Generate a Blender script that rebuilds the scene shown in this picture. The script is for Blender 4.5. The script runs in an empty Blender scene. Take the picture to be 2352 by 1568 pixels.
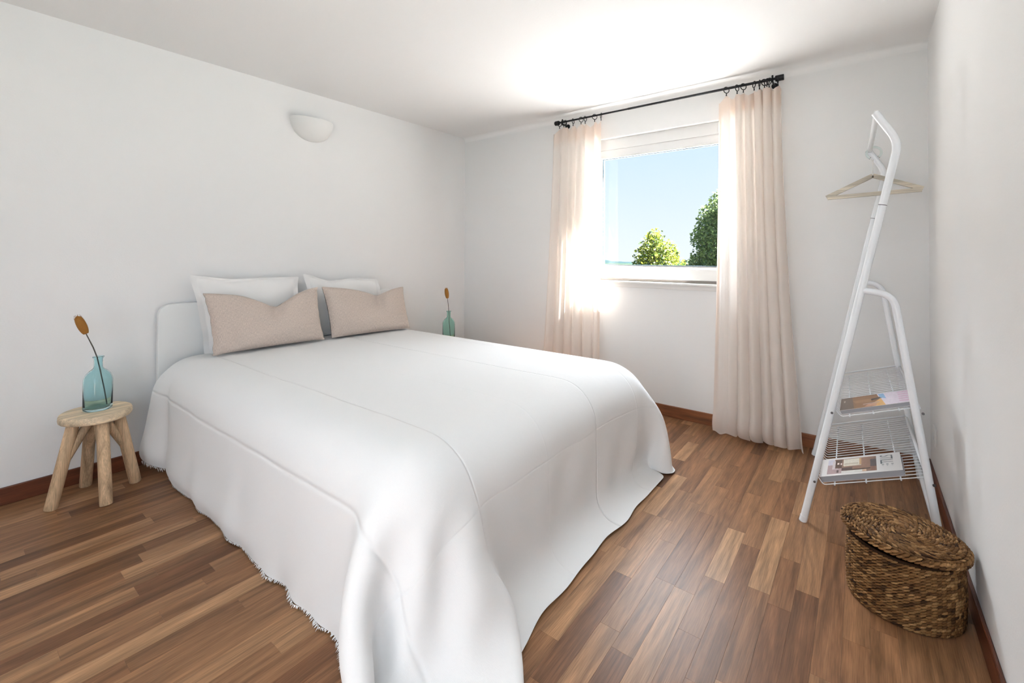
import bpy, bmesh, math, random
import numpy as np
from mathutils import Vector, Matrix
random.seed(7)
scene = bpy.context.scene
C = scene.collection
PI = math.pi

# ------------------------------------------------------------------ camera
cam = bpy.data.cameras.new('camera')
camo = bpy.data.objects.new('camera', cam)
C.objects.link(camo)
scene.camera = camo
CR = ((0.61086583, -0.79172683, 0.00339974), (0.01181474, 0.00482207, -0.99991858), (0.79164597, 0.61085626, 0.01229969))
ax, ay, az = Vector(CR[0]), -Vector(CR[1]), -Vector(CR[2])
camo.matrix_world = Matrix(((ax.x, ay.x, az.x, 0), (ax.y, ay.y, az.y, 0), (ax.z, ay.z, az.z, 1.26), (0, 0, 0, 1)))
cam.sensor_width = 36
cam.lens = 1041.745 / 2352 * 36
cam.shift_y = (572.65 - 784) / 2352
cam.clip_start = 0.02
cam.clip_end = 6000

# ------------------------------------------------------------------ world, sun, fill lamps, exposure
world = bpy.data.worlds.new('sky')
scene.world = world
world.use_nodes = True
wt = world.node_tree
wt.nodes.clear()
wo = wt.nodes.new('ShaderNodeOutputWorld')
wb = wt.nodes.new('ShaderNodeBackground')
tc = wt.nodes.new('ShaderNodeTexCoord')
sx = wt.nodes.new('ShaderNodeSeparateXYZ')
cr = wt.nodes.new('ShaderNodeValToRGB')
wt.links.new(tc.outputs['Generated'], sx.inputs[0])
wt.links.new(sx.outputs['Z'], cr.inputs[0])
e = cr.color_ramp.elements
e[0].position = 0.0
e[0].color = (0.86, 0.91, 0.97, 1)
e[1].position = 1.0
e[1].color = (0.28, 0.48, 0.86, 1)
k = e.new(0.22)
k.color = (0.65, 0.80, 0.97, 1)
wt.links.new(cr.outputs[0], wb.inputs[0])
wb.inputs[1].default_value = 0.61
wt.links.new(wb.outputs[0], wo.inputs[0])

def light(name, typ, loc, direction, energy, color, **kw):
    l = bpy.data.lights.new(name, typ)
    l.energy = energy
    l.color = color
    for a, b in kw.items():
        setattr(l, a, b)
    o = bpy.data.objects.new(name, l)
    C.objects.link(o)
    o.location = loc
    o.rotation_euler = Vector(direction).to_track_quat('-Z', 'Y').to_euler()
    return o

SUN_DIR = (-0.20, 0.42, -0.62)
light('sun', 'SUN', (8, -8, 12), SUN_DIR, 50.0, (1.0, 0.955, 0.91), angle=0.01)
# added fill lamp in the unseen back-wall window, brightens far wall and rack
light('back_fill_lamp', 'AREA', (-1.27, 0.80, 1.35), (1, 0.0, -0.05), 11.5, (0.82, 0.91, 1.0), shape='RECTANGLE', size=1.2, size_y=1.7)

# fill lamp in an assumed, unseen side window behind the camera
light('side_fill_lamp', 'AREA', (-0.62, -0.285, 1.50), (0.0, 1, -0.02), 7.5, (0.60, 0.80, 1.0), shape='RECTANGLE', size=0.95, size_y=1.25)
# added area lamp outside, standing in for bright sky through the far window
light('added_sky_panel', 'AREA', (6.8, 2.2, 5.5), (-3.1, -0.5, -3.8), 1350.0, (0.86, 0.93, 1.0), shape='RECTANGLE', size=9.0, size_y=4.2)

vs = scene.view_settings
vs.view_transform = 'Standard'
vs.look = 'None'
vs.exposure = 0.92
vs.gamma = 1.0
vs.use_curve_mapping = False

# ------------------------------------------------------------------ materials
def nt(name):
    m = bpy.data.materials.new(name)
    m.use_nodes = True
    t = m.node_tree
    b = t.nodes['Principled BSDF']
    return m, t, b

def node(t, typ, **kw):
    n = t.nodes.new(typ)
    for a, b in kw.items():
        if a in n.inputs.keys():
            n.inputs[a].default_value = b
        else:
            setattr(n, a, b)
    return n

def bump(t, b, height, strength=0.3, dist=0.002):
    n = node(t, 'ShaderNodeBump', Strength=strength, Distance=dist)
    t.links.new(height, n.inputs['Height'])
    t.links.new(n.outputs[0], b.inputs['Normal'])
    return n

def simple(name, color, rough=0.5, metal=0.0, noise=0.0, nscale=40.0, bumpd=0.0, spec=0.5):
    m, t, b = nt(name)
    b.inputs['Roughness'].default_value = rough
    b.inputs['Metallic'].default_value = metal
    b.inputs['Specular IOR Level'].default_value = spec
    g = node(t, 'ShaderNodeTexCoord')
    n = node(t, 'ShaderNodeTexNoise', Scale=nscale, Detail=4.0)
    t.links.new(g.outputs['Object'], n.inputs['Vector'])
    r = node(t, 'ShaderNodeMapRange')
    r.inputs['To Min'].default_value = 1 - noise
    r.inputs['To Max'].default_value = 1 + noise
    t.links.new(n.outputs['Fac'], r.inputs['Value'])
    mx = node(t, 'ShaderNodeMix', data_type='RGBA', blend_type='MULTIPLY')
    mx.inputs[0].default_value = 1.0
    mx.inputs[6].default_value = (*color, 1)
    t.links.new(r.outputs[0], mx.inputs[7])
    t.links.new(mx.outputs[2], b.inputs['Base Color'])
    if bumpd:
        bump(t, b, n.outputs['Fac'], 0.5, bumpd)
    return m

M = {}
M['wall'] = simple('wall_paint', (0.84, 0.832, 0.822), 0.75, noise=0.012, nscale=2.5)
def plaster(m):
    t = m.node_tree
    b = t.nodes['Principled BSDF']
    g = node(t, 'ShaderNodeTexCoord')
    n = node(t, 'ShaderNodeTexNoise', Scale=120.0, Detail=3.0)
    t.links.new(g.outputs['Object'], n.inputs['Vector'])
    bump(t, b, n.outputs['Fac'], 0.25, 0.0015)
plaster(M['wall'])
M['ceiling'] = simple('ceiling_paint', (0.87, 0.86, 0.85), 0.8, noise=0.012, nscale=2.0)
plaster(M['ceiling'])
M['white_plastic'] = simple('white_plastic', (0.82, 0.80, 0.77), 0.32)
M['white_lacquer'] = simple('white_lacquer', (0.80, 0.81, 0.80), 0.4, noise=0.01)
M['white_metal'] = simple('white_metal', (0.86, 0.88, 0.91), 0.22, noise=0.01)
M['gasket'] = simple('grey_gasket', (0.10, 0.16, 0.20), 0.6)
M['black_metal'] = simple('black_metal', (0.018, 0.018, 0.02), 0.38, 0.6)
M['screw'] = simple('dark_screw', (0.12, 0.12, 0.13), 0.35, 0.8)
M['gypsum'] = simple('gypsum', (0.80, 0.79, 0.77), 0.85, noise=0.01)
M['roof'] = simple('pale_bounce_roof', (0.70, 0.69, 0.68), 0.9, noise=0.08, nscale=30)
M['ground'] = simple('field_ground', (0.03, 0.045, 0.025), 1.0, spec=0.0, noise=0.2, nscale=0.05)
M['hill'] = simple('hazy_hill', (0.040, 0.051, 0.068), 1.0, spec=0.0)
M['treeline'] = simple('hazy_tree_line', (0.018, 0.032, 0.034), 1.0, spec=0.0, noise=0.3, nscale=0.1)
M['bark'] = simple('bark', (0.12, 0.09, 0.06), 0.9, noise=0.3, nscale=8)
M['stem'] = simple('dry_stem', (0.10, 0.085, 0.07), 0.8)
M['fluff'] = simple('amber_seed_head', (0.36, 0.16, 0.03), 0.95, noise=0.35, nscale=300)
M['paper'] = simple('page_edges', (0.36, 0.36, 0.38), 0.8)
M['cover_white'] = simple('white_cover', (0.74, 0.71, 0.69), 0.35)
M['shadow_slot'] = simple('sash_gap_shade', (0.25, 0.22, 0.2), 0.8)  # dark colour stands for the shade in the gap under the sash

# oak-like wood with grain along local X (world position), tone comes from a mesh attribute
def wood(name, cols, rough=0.35, attr=True, gscale=1.0, axis='X', spec=0.5, bumps=0.15):
    m, t, b = nt(name)
    b.inputs['Roughness'].default_value = rough
    b.inputs['Specular IOR Level'].default_value = spec
    g = node(t, 'ShaderNodeTexCoord')
    vec = g.outputs['Object']
    ramp = node(t, 'ShaderNodeValToRGB')
    el = ramp.color_ramp.elements
    el[0].color = (*cols[0], 1)
    el[1].color = (*cols[-1], 1)
    for i, c in enumerate(cols[1:-1]):
        q = el.new((i + 1) / (len(cols) - 1))
        q.color = (*c, 1)
    if attr:
        at = node(t, 'ShaderNodeAttribute', attribute_name='tone')
        sp = node(t, 'ShaderNodeSeparateXYZ')
        t.links.new(at.outputs['Vector'], sp.inputs[0])
        t.links.new(sp.outputs[0], ramp.inputs[0])
        off = node(t, 'ShaderNodeVectorMath', operation='SCALE')
        off.inputs['Scale'].default_value = 37.0
        t.links.new(at.outputs['Vector'], off.inputs[0])
        ad = node(t, 'ShaderNodeVectorMath', operation='ADD')
        t.links.new(vec, ad.inputs[0])
        t.links.new(off.outputs[0], ad.inputs[1])
        vec = ad.outputs[0]
    else:
        ramp.inputs[0].default_value = 0.5
    sc = {'X': (1.3, 26, 26), 'Y': (26, 1.3, 26), 'Z': (26, 26, 1.3)}[axis]
    mp = node(t, 'ShaderNodeMapping')
    mp.inputs['Scale'].default_value = [v * gscale for v in sc]
    t.links.new(vec, mp.inputs[0])
    n1 = node(t, 'ShaderNodeTexNoise', Scale=1.0, Detail=5.0, Roughness=0.6, Distortion=0.6)
    t.links.new(mp.outputs[0], n1.inputs['Vector'])
    # cathedral rings
    mp2 = node(t, 'ShaderNodeMapping')
    mp2.inputs['Scale'].default_value = [v * gscale for v in {'X': (1.1, 9, 9), 'Y': (9, 1.1, 9), 'Z': (9, 9, 1.1)}[axis]]
    t.links.new(vec, mp2.inputs[0])
    n2 = node(t, 'ShaderNodeTexNoise', Scale=1.0, Detail=1.0, Distortion=0.3)
    t.links.new(mp2.outputs[0], n2.inputs['Vector'])
    mu = node(t, 'ShaderNodeMath', operation='MULTIPLY')
    mu.inputs[1].default_value = 16.0
    t.links.new(n2.outputs['Fac'], mu.inputs[0])
    fr = node(t, 'ShaderNodeMath', operation='PINGPONG')
    fr.inputs[1].default_value = 1.0
    t.links.new(mu.outputs[0], fr.inputs[0])
    # fine pores
    mp3 = node(t, 'ShaderNodeMapping')
    mp3.inputs['Scale'].default_value = [v * gscale for v in {'X': (14, 420, 420), 'Y': (420, 14, 420), 'Z': (420, 420, 14)}[axis]]
    t.links.new(vec, mp3.inputs[0])
    n3 = node(t, 'ShaderNodeTexNoise', Scale=1.0, Detail=2.0)
    t.links.new(mp3.outputs[0], n3.inputs['Vector'])
    def rng(src, a, c, lo=0.0, hi=1.0):
        r = node(t, 'ShaderNodeMapRange')
        r.inputs['From Min'].default_value = lo
        r.inputs['From Max'].default_value = hi
        r.inputs['To Min'].default_value = a
        r.inputs['To Max'].default_value = c
        t.links.new(src, r.inputs['Value'])
        return r.outputs[0]
    f1 = rng(n1.outputs['Fac'], 0.62, 1.36, 0.3, 0.7)
    f2 = rng(fr.outputs[0], 0.86, 1.10)
    f3 = rng(n3.outputs['Fac'], 0.78, 1.2, 0.3, 0.7)
    m1 = node(t, 'ShaderNodeMath', operation='MULTIPLY')
    t.links.new(f1, m1.inputs[0])
    t.links.new(f2, m1.inputs[1])
    m2 = node(t, 'ShaderNodeMath', operation='MULTIPLY')
    t.links.new(m1.outputs[0], m2.inputs[0])
    t.links.new(f3, m2.inputs[1])
    mx = node(t, 'ShaderNodeMix', data_type='RGBA', blend_type='MULTIPLY')
    mx.inputs[0].default_value = 1.0
    t.links.new(ramp.outputs[0], mx.inputs[6])
    t.links.new(m2.outputs[0], mx.inputs[7])
    t.links.new(mx.outputs[2], b.inputs['Base Color'])
    bump(t, b, n3.outputs['Fac'], bumps, 0.0006)
    return m

M['floor'] = wood('laminate_oak', [(0.165, 0.073, 0.034), (0.235, 0.112, 0.052), (0.30, 0.155, 0.075), (0.42, 0.235, 0.12)], 0.36, spec=0.24)
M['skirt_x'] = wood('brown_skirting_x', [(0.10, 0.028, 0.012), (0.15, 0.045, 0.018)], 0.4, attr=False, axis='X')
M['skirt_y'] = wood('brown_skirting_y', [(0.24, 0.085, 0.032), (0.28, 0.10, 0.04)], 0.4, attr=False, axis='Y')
M['seat_wood'] = wood('pale_pine_seat', [(0.68, 0.54, 0.37), (0.74, 0.59, 0.41)], 0.6, attr=False, axis='X', gscale=0.8, spec=0.3)
M['leg_wood'] = wood('pale_pine_leg', [(0.52, 0.36, 0.22), (0.60, 0.42, 0.26)], 0.6, attr=False, axis='Z', gscale=0.8, spec=0.3)
M['hanger'] = wood('pale_hanger_wood', [(0.60, 0.54, 0.44), (0.66, 0.59, 0.48)], 0.5, attr=False, axis='Y', gscale=0.6)

def rope(name):
    m, t, b = nt(name)
    b.inputs['Roughness'].default_value = 0.7
    b.inputs['Specular IOR Level'].default_value = 0.25
    at = node(t, 'ShaderNodeAttribute', attribute_name='tone')
    sp = node(t, 'ShaderNodeSeparateXYZ')
    t.links.new(at.outputs['Vector'], sp.inputs[0])
    ramp = node(t, 'ShaderNodeValToRGB')
    el = ramp.color_ramp.elements
    el[0].color = (0.045, 0.017, 0.005, 1)
    el[1].color = (0.42, 0.235, 0.095, 1)
    q = el.new(0.5)
    q.color = (0.20, 0.092, 0.03, 1)
    t.links.new(sp.outputs[0], ramp.inputs[0])
    g = node(t, 'ShaderNodeTexCoord')
    n = node(t, 'ShaderNodeTexNoise', Scale=260.0, Detail=3.0)
    t.links.new(g.outputs['Object'], n.inputs['Vector'])
    r = node(t, 'ShaderNodeMapRange')
    r.inputs['To Min'].default_value = 0.5
    r.inputs['To Max'].default_value = 1.5
    t.links.new(n.outputs['Fac'], r.inputs['Value'])
    mx = node(t, 'ShaderNodeMix', data_type='RGBA', blend_type='MULTIPLY')
    mx.inputs[0].default_value = 1.0
    t.links.new(ramp.outputs[0], mx.inputs[6])
    t.links.new(r.outputs[0], mx.inputs[7])
    t.links.new(mx.outputs[2], b.inputs['Base Color'])
    bump(t, b, n.outputs['Fac'], 0.6, 0.002)
    return m
M['seagrass'] = rope('seagrass')

def cloth(name, color, trans=0.0, asym=1.0, sheer=0.0, weave=900.0, wv=0.15, creases=None, slub=0.0, tcol=None):
    m, t, b = nt(name)
    out = t.nodes['Material Output']
    b.inputs['Roughness'].default_value = 0.9
    b.inputs['Specular IOR Level'].default_value = 0.15
    b.inputs['Sheen Weight'].default_value = 0.15
    uv = node(t, 'ShaderNodeUVMap')
    uv.uv_map = 'UVMap'
    mpa = node(t, 'ShaderNodeMapping')
    mpa.inputs['Scale'].default_value = (weave, weave * 0.12, 1)
    t.links.new(uv.outputs[0], mpa.inputs[0])
    na = node(t, 'ShaderNodeTexNoise', Scale=1.0, Detail=2.0)
    t.links.new(mpa.outputs[0], na.inputs['Vector'])
    mpb = node(t, 'ShaderNodeMapping')
    mpb.inputs['Scale'].default_value = (weave * 0.12, weave, 1)
    t.links.new(uv.outputs[0], mpb.inputs[0])
    nb = node(t, 'ShaderNodeTexNoise', Scale=1.0, Detail=2.0)
    t.links.new(mpb.outputs[0], nb.inputs['Vector'])
    ad = node(t, 'ShaderNodeMath', operation='ADD')
    ad.operation = 'MULTIPLY_ADD'
    ad.inputs[1].default_value = asym
    t.links.new(na.outputs['Fac'], ad.inputs[0])
    t.links.new(nb.outputs['Fac'], ad.inputs[2])
    r = node(t, 'ShaderNodeMapRange')
    r.inputs['From Min'].default_value = 0.6 * (1 + asym) / 2
    r.inputs['From Max'].default_value = 1.4 * (1 + asym) / 2
    r.inputs['To Min'].default_value = 1 - slub
    r.inputs['To Max'].default_value = 1 + slub
    t.links.new(ad.outputs[0], r.inputs['Value'])
    mx = node(t, 'ShaderNodeMix', data_type='RGBA', blend_type='MULTIPLY')
    mx.inputs[0].default_value = 1.0
    mx.inputs[6].default_value = (*color, 1)
    t.links.new(r.outputs[0], mx.inputs[7])
    t.links.new(mx.outputs[2], b.inputs['Base Color'])
    bp = bump(t, b, ad.outputs[0], wv, 0.0008)
    if creases:
        # pressed fold lines across the cloth, in metres of cloth
        su = node(t, 'ShaderNodeSeparateXYZ')
        t.links.new(uv.outputs[0], su.inputs[0])
        wn = node(t, 'ShaderNodeTexNoise', Scale=1.3, Detail=3.0)
        t.links.new(uv.outputs[0], wn.inputs['Vector'])
        tot = None
        for axis, pos, wid, amp in creases:
            # wobble
            w = node(t, 'ShaderNodeMath', operation='MULTIPLY_ADD')
            w.inputs[1].default_value = 0.05
            t.links.new(wn.outputs['Fac'], w.inputs[0])
            t.links.new(su.outputs[axis], w.inputs[2])
            s = node(t, 'ShaderNodeMath', operation='SUBTRACT')
            s.inputs[1].default_value = pos + 0.025
            t.links.new(w.outputs[0], s.inputs[0])
            q2 = node(t, 'ShaderNodeMath', operation='MULTIPLY')
            t.links.new(s.outputs[0], q2.inputs[0])
            t.links.new(s.outputs[0], q2.inputs[1])
            dv = node(t, 'ShaderNodeMath', operation='MULTIPLY')
            dv.inputs[1].default_value = -1 / (wid * wid)
            t.links.new(q2.outputs[0], dv.inputs[0])
            ex = node(t, 'ShaderNodeMath', operation='EXPONENT')
            t.links.new(dv.outputs[0], ex.inputs[0])
            am = node(t, 'ShaderNodeMath', operation='MULTIPLY')
            am.inputs[1].default_value = amp
            t.links.new(ex.outputs[0], am.inputs[0])
            if tot is None:
                tot = am.outputs[0]
            else:
                a2 = node(t, 'ShaderNodeMath', operation='ADD')
                t.links.new(tot, a2.inputs[0])
                t.links.new(am.outputs[0], a2.inputs[1])
                tot = a2.outputs[0]
        soft = node(t, 'ShaderNodeTexNoise', Scale=7.0, Detail=4.0)
        t.links.new(uv.outputs[0], soft.inputs['Vector'])
        a3 = node(t, 'ShaderNodeMath', operation='MULTIPLY_ADD')
        a3.inputs[1].default_value = 0.35
        t.links.new(soft.outputs['Fac'], a3.inputs[0])
        t.links.new(tot, a3.inputs[2])
        b2 = node(t, 'ShaderNodeBump', Strength=0.9, Distance=0.006)
        t.links.new(a3.outputs[0], b2.inputs['Height'])
        t.links.new(bp.outputs[0], b2.inputs['Normal'])
        t.links.new(b2.outputs[0], b.inputs['Normal'])
    last = b.outputs[0]
    if trans:
        tr = node(t, 'ShaderNodeBsdfTranslucent')
        tr.inputs[0].default_value = (*(tcol or color), 1)
        ms = node(t, 'ShaderNodeMixShader')
        ms.inputs[0].default_value = trans
        t.links.new(last, ms.inputs[1])
        t.links.new(tr.outputs[0], ms.inputs[2])
        last = ms.outputs[0]
    if sheer:
        tp = node(t, 'ShaderNodeBsdfTransparent')
        ms = node(t, 'ShaderNodeMixShader')
        ms.inputs[0].default_value = sheer
        t.links.new(last, ms.inputs[1])
        t.links.new(tp.outputs[0], ms.inputs[2])
        last = ms.outputs[0]
    t.links.new(last, out.inputs[0])
    return m

M['coverlet'] = cloth('white_cotton', (0.83, 0.82, 0.81), weave=700, wv=0.25, creases=[
    (0, 1.98, 0.004, 0.7), (0, 1.13, 0.004, 0.6), (0, 1.56, 0.004, 0.15), (0, 0.76, 0.009, 0.65), (0, 2.40, 0.004, 0.25), (1, 0.92, 0.004, 0.12)], slub=0.015)
M['pillow_white'] = cloth('white_pillow_cotton', (0.83, 0.82, 0.805), weave=700, wv=0.2, slub=0.01)
M['linen'] = cloth('taupe_linen', (0.56, 0.47, 0.41), weave=520, wv=0.3, slub=0.26, asym=1.6)
M['curtain'] = cloth('blush_voile', (0.95, 0.885, 0.83), trans=0.45, sheer=0.20, weave=900, wv=0.2, slub=0.03, tcol=(0.95, 0.86, 0.79))
M['curtain_band'] = cloth('blush_voile_hem', (0.84, 0.68, 0.58), trans=0.35, sheer=0.03, weave=900, wv=0.2, slub=0.04, tcol=(0.85, 0.66, 0.53))

def glass(name, color, rough=0.0, dens=None, ior=1.45, thin=False):
    m, t, b = nt(name)
    out = t.nodes['Material Output']
    if thin:
        gl = node(t, 'ShaderNodeBsdfGlossy', Roughness=0.02)
        tp = node(t, 'ShaderNodeBsdfTransparent')
        tp.inputs[0].default_value = (*color, 1)
        ms = node(t, 'ShaderNodeMixShader')
        ms.inputs[0].default_value = 0.02
        t.links.new(tp.outputs[0], ms.inputs[1])
        t.links.new(gl.outputs[0], ms.inputs[2])
        t.links.new(ms.outputs[0], out.inputs[0])
    else:
        b.inputs['Transmission Weight'].default_value = 1.0
        b.inputs['Roughness'].default_value = rough
        b.inputs['Base Color'].default_value = (*color, 1)
        b.inputs['IOR'].default_value = ior
    return m
M['pane'] = glass('window_glass', (0.97, 0.99, 1.0), thin=True)
M['teal_glass'] = glass('teal_glass', (0.70, 0.90, 0.92), 0.02, ior=1.3)
M['green_glass'] = glass('green_glass', (0.66, 0.88, 0.82), 0.02, ior=1.3)
M['clear_plastic'] = glass('clear_plastic', (0.85, 0.93, 0.91), 0.05, ior=1.4)

def leafmat(name, c1, c2):
    m, t, b = nt(name)
    out = t.nodes['Material Output']
    at = node(t, 'ShaderNodeAttribute', attribute_name='tone')
    sp = node(t, 'ShaderNodeSeparateXYZ')
    t.links.new(at.outputs['Vector'], sp.inputs[0])
    ramp = node(t, 'ShaderNodeValToRGB')
    ramp.color_ramp.elements[0].color = (*c1, 1)
    ramp.color_ramp.elements[1].color = (*c2, 1)
    t.links.new(sp.outputs[0], ramp.inputs[0])
    t.links.new(ramp.outputs[0], b.inputs['Base Color'])
    b.inputs['Roughness'].default_value = 0.6
    tr = node(t, 'ShaderNodeBsdfTranslucent')
    t.links.new(ramp.outputs[0], tr.inputs[0])
    ms = node(t, 'ShaderNodeMixShader')
    ms.inputs[0].default_value = 0.4
    t.links.new(b.outputs[0], ms.inputs[1])
    t.links.new(tr.outputs[0], ms.inputs[2])
    t.links.new(ms.outputs[0], out.inputs[0])
    return m
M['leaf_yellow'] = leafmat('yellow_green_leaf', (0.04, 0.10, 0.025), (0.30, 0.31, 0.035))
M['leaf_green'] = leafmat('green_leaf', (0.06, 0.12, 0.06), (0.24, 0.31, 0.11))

def print_mat(name):
    m, t, b = nt(name)
    at = node(t, 'ShaderNodeAttribute', attribute_name='tone')
    g = node(t, 'ShaderNodeTexCoord')
    n = node(t, 'ShaderNodeTexNoise', Scale=90.0, Detail=4.0)
    t.links.new(g.outputs['Object'], n.inputs['Vector'])
    r = node(t, 'ShaderNodeMapRange')
    r.inputs['To Min'].default_value = 0.75
    r.inputs['To Max'].default_value = 1.25
    t.links.new(n.outputs['Fac'], r.inputs['Value'])
    mx = node(t, 'ShaderNodeMix', data_type='RGBA', blend_type='MULTIPLY')
    mx.inputs[0].default_value = 1.0
    t.links.new(at.outputs['Color'], mx.inputs[6])
    t.links.new(r.outputs[0], mx.inputs[7])
    t.links.new(mx.outputs[2], b.inputs['Base Color'])
    b.inputs['Roughness'].default_value = 0.35
    return m
M['print'] = print_mat('printed_picture')

# ------------------------------------------------------------------ mesh helpers
def tag(o, label=None, cat=None, group=None, kind=None):
    if label: o['label'] = label
    if cat: o['category'] = cat
    if group: o['group'] = group
    if kind: o['kind'] = kind
    return o

def empty(name, loc, label, cat, group=None):
    o = bpy.data.objects.new(name, None)
    o.empty_display_size = 0.05
    C.objects.link(o)
    o.location = loc
    tag(o, label, cat, group)
    return o

def worldloc(o):
    v = Vector((0, 0, 0))
    while o:
        v += o.location
        o = o.parent
    return v

class MB:
    """collects shapes in world coordinates, then builds ONE mesh object (moved into the parent's frame)"""
    def __init__(s):
        s.v, s.f, s.t, s.uv = [], [], [], []
    def add(s, vs, fs, tone=(0.5, 0.5, 0.5), uv=None):
        n = len(s.v)
        s.v += [tuple(v) for v in vs]
        s.f += [tuple(i + n for i in f) for f in fs]
        s.t += [tone] * len(vs)
        s.uv += (uv if uv else [(0, 0)] * len(vs))
    def box(s, a, b, tone=(0.5, 0.5, 0.5), bev=0.0):
        x0, y0, z0 = [min(p, q) for p, q in zip(a, b)]
        x1, y1, z1 = [max(p, q) for p, q in zip(a, b)]
        if bev <= 0:
            vs = [(x0, y0, z0), (x1, y0, z0), (x1, y1, z0), (x0, y1, z0), (x0, y0, z1), (x1, y0, z1), (x1, y1, z1), (x0, y1, z1)]
            s.add(vs, [(0, 3, 2, 1), (4, 5, 6, 7), (0, 1, 5, 4), (1, 2, 6, 5), (2, 3, 7, 6), (3, 0, 4, 7)], tone)
            return
        bm = bmesh.new()
        bmesh.ops.create_cube(bm, size=1)
        for v in bm.verts:
            v.co = Vector(((x0 + x1) / 2 + v.co.x * (x1 - x0), (y0 + y1) / 2 + v.co.y * (y1 - y0), (z0 + z1) / 2 + v.co.z * (z1 - z0)))
        bmesh.ops.bevel(bm, geom=bm.edges[:], offset=bev, segments=2, affect='EDGES', profile=0.5)
        s.bm(bm, tone)
    def bm(s, bm, tone=(0.5, 0.5, 0.5), mat=None):
        bm.verts.index_update()
        vs = [(mat @ v.co if mat else v.co)[:] for v in bm.verts]
        fs = [[v.index for v in f.verts] for f in bm.faces]
        s.add(vs, fs, tone)
        bm.free()
    def tube(s, pts, r, seg=12, tone=(0.5, 0.5, 0.5), cap=True, closed=False):
        pts = [Vector(p) for p in pts]
        n = len(pts)
        rs = r if isinstance(r, (list, tuple)) else [r] * n
        vs, fs = [], []
        up = None
        for i, p in enumerate(pts):
            if closed:
                d = (pts[(i + 1) % n] - pts[i - 1]).normalized()
            else:
                d = (pts[min(i + 1, n - 1)] - pts[max(i - 1, 0)]).normalized()
            if up is None:
                up = Vector((0, 0, 1)) if abs(d.z) < 0.9 else Vector((1, 0, 0))
            a = d.cross(up)
            if a.length < 1e-6:
                a = d.cross(Vector((0, 1, 0.1)))
            a.normalize()
            b = a.cross(d).normalized()
            up = b
            for k in range(seg):
                an = 2 * PI * k / seg
                vs.append(p + (a * math.cos(an) + b * math.sin(an)) * rs[i])
        m = n if closed else n - 1
        for i in range(m):
            j = (i + 1) % n
            for k in range(seg):
                fs.append((i * seg + k, i * seg + (k + 1) % seg, j * seg + (k + 1) % seg, j * seg + k))
        if cap and not closed:
            fs.append(tuple(reversed(range(seg))))
            fs.append(tuple((n - 1) * seg + k for k in range(seg)))
        s.add(vs, fs, tone)
    def lathe(s, prof, c, seg=32, tone=(0.5, 0.5, 0.5), close=False):
        vs, fs = [], []
        for r, z in prof:
            for k in range(seg):
                an = 2 * PI * k / seg
                vs.append((c[0] + r * math.cos(an), c[1] + r * math.sin(an), c[2] + z))
        n = len(prof)
        for i in range(n - 1 if not close else n):
            j = (i + 1) % n
            for k in range(seg):
                fs.append((i * seg + k, i * seg + (k + 1) % seg, j * seg + (k + 1) % seg, j * seg + k))
        if not close:
            if prof[0][0] > 1e-6: fs.append(tuple(reversed(range(seg))))
            if prof[-1][0] > 1e-6: fs.append(tuple((n - 1) * seg + k for k in range(seg)))
        s.add(vs, fs, tone)
    def build(s, name, mat, parent=None, smooth=False, angle=None, sub=0, kind=None, solid=0.0):
        me = bpy.data.meshes.new(name)
        off = worldloc(parent) if parent else Vector((0, 0, 0))
        vs = [(v[0] - off.x, v[1] - off.y, v[2] - off.z) for v in s.v]
        me.from_pydata(vs, [], s.f)
        me.update()
        bm = bmesh.new()
        bm.from_mesh(me)
        bmesh.ops.recalc_face_normals(bm, faces=bm.faces[:])
        bm.to_mesh(me)
        bm.free()
        ca = me.color_attributes.new('tone', 'FLOAT_COLOR', 'POINT')
        ca.data.foreach_set('color', [c for q in s.t for c in (q[0], q[1], q[2], 1.0)])
        if any(u != (0, 0) for u in s.uv):
            ul = me.uv_layers.new(name='UVMap')
            idx = np.empty(len(me.loops), dtype=np.int32)
            me.loops.foreach_get('vertex_index', idx)
            ul.data.foreach_set('uv', np.array(s.uv, dtype=np.float32)[idx].ravel())
        if smooth:
            me.polygons.foreach_set('use_smooth', [True] * len(me.polygons))
            if angle:
                try:
                    me.set_sharp_from_angle(angle=math.radians(angle))
                except Exception:
                    pass
        me.materials.append(mat)
        o = bpy.data.objects.new(name, me)
        C.objects.link(o)
        if parent: o.parent = parent
        if solid:
            md = o.modifiers.new('thickness', 'SOLIDIFY')
            md.thickness = solid
            md.offset = 0
        if sub:
            md = o.modifiers.new('smooth', 'SUBSURF')
            md.levels = sub
            md.render_levels = sub
        if kind: o['kind'] = kind
        return o

def struct(name, mb, mat, **kw):
    return mb.build(name, mat, kind='structure', **kw)

def arc(c, r, a0, a1, n, u, v):
    c, u, v = Vector(c), Vector(u), Vector(v)
    return [c + u * (r * math.cos(a0 + (a1 - a0) * i / n)) + v * (r * math.sin(a0 + (a1 - a0) * i / n)) for i in range(n + 1)]

# ------------------------------------------------------------------ setting
XW, YL, YR, ZC, XB = 3.583, 3.415, -0.31, 2.523, -1.30
T = 0.25
WY0, WY1, WZ0, WZ1 = 0.775, 1.860, 1.045, 2.268
TF = 0.14      # window opening in the far wall

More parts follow.
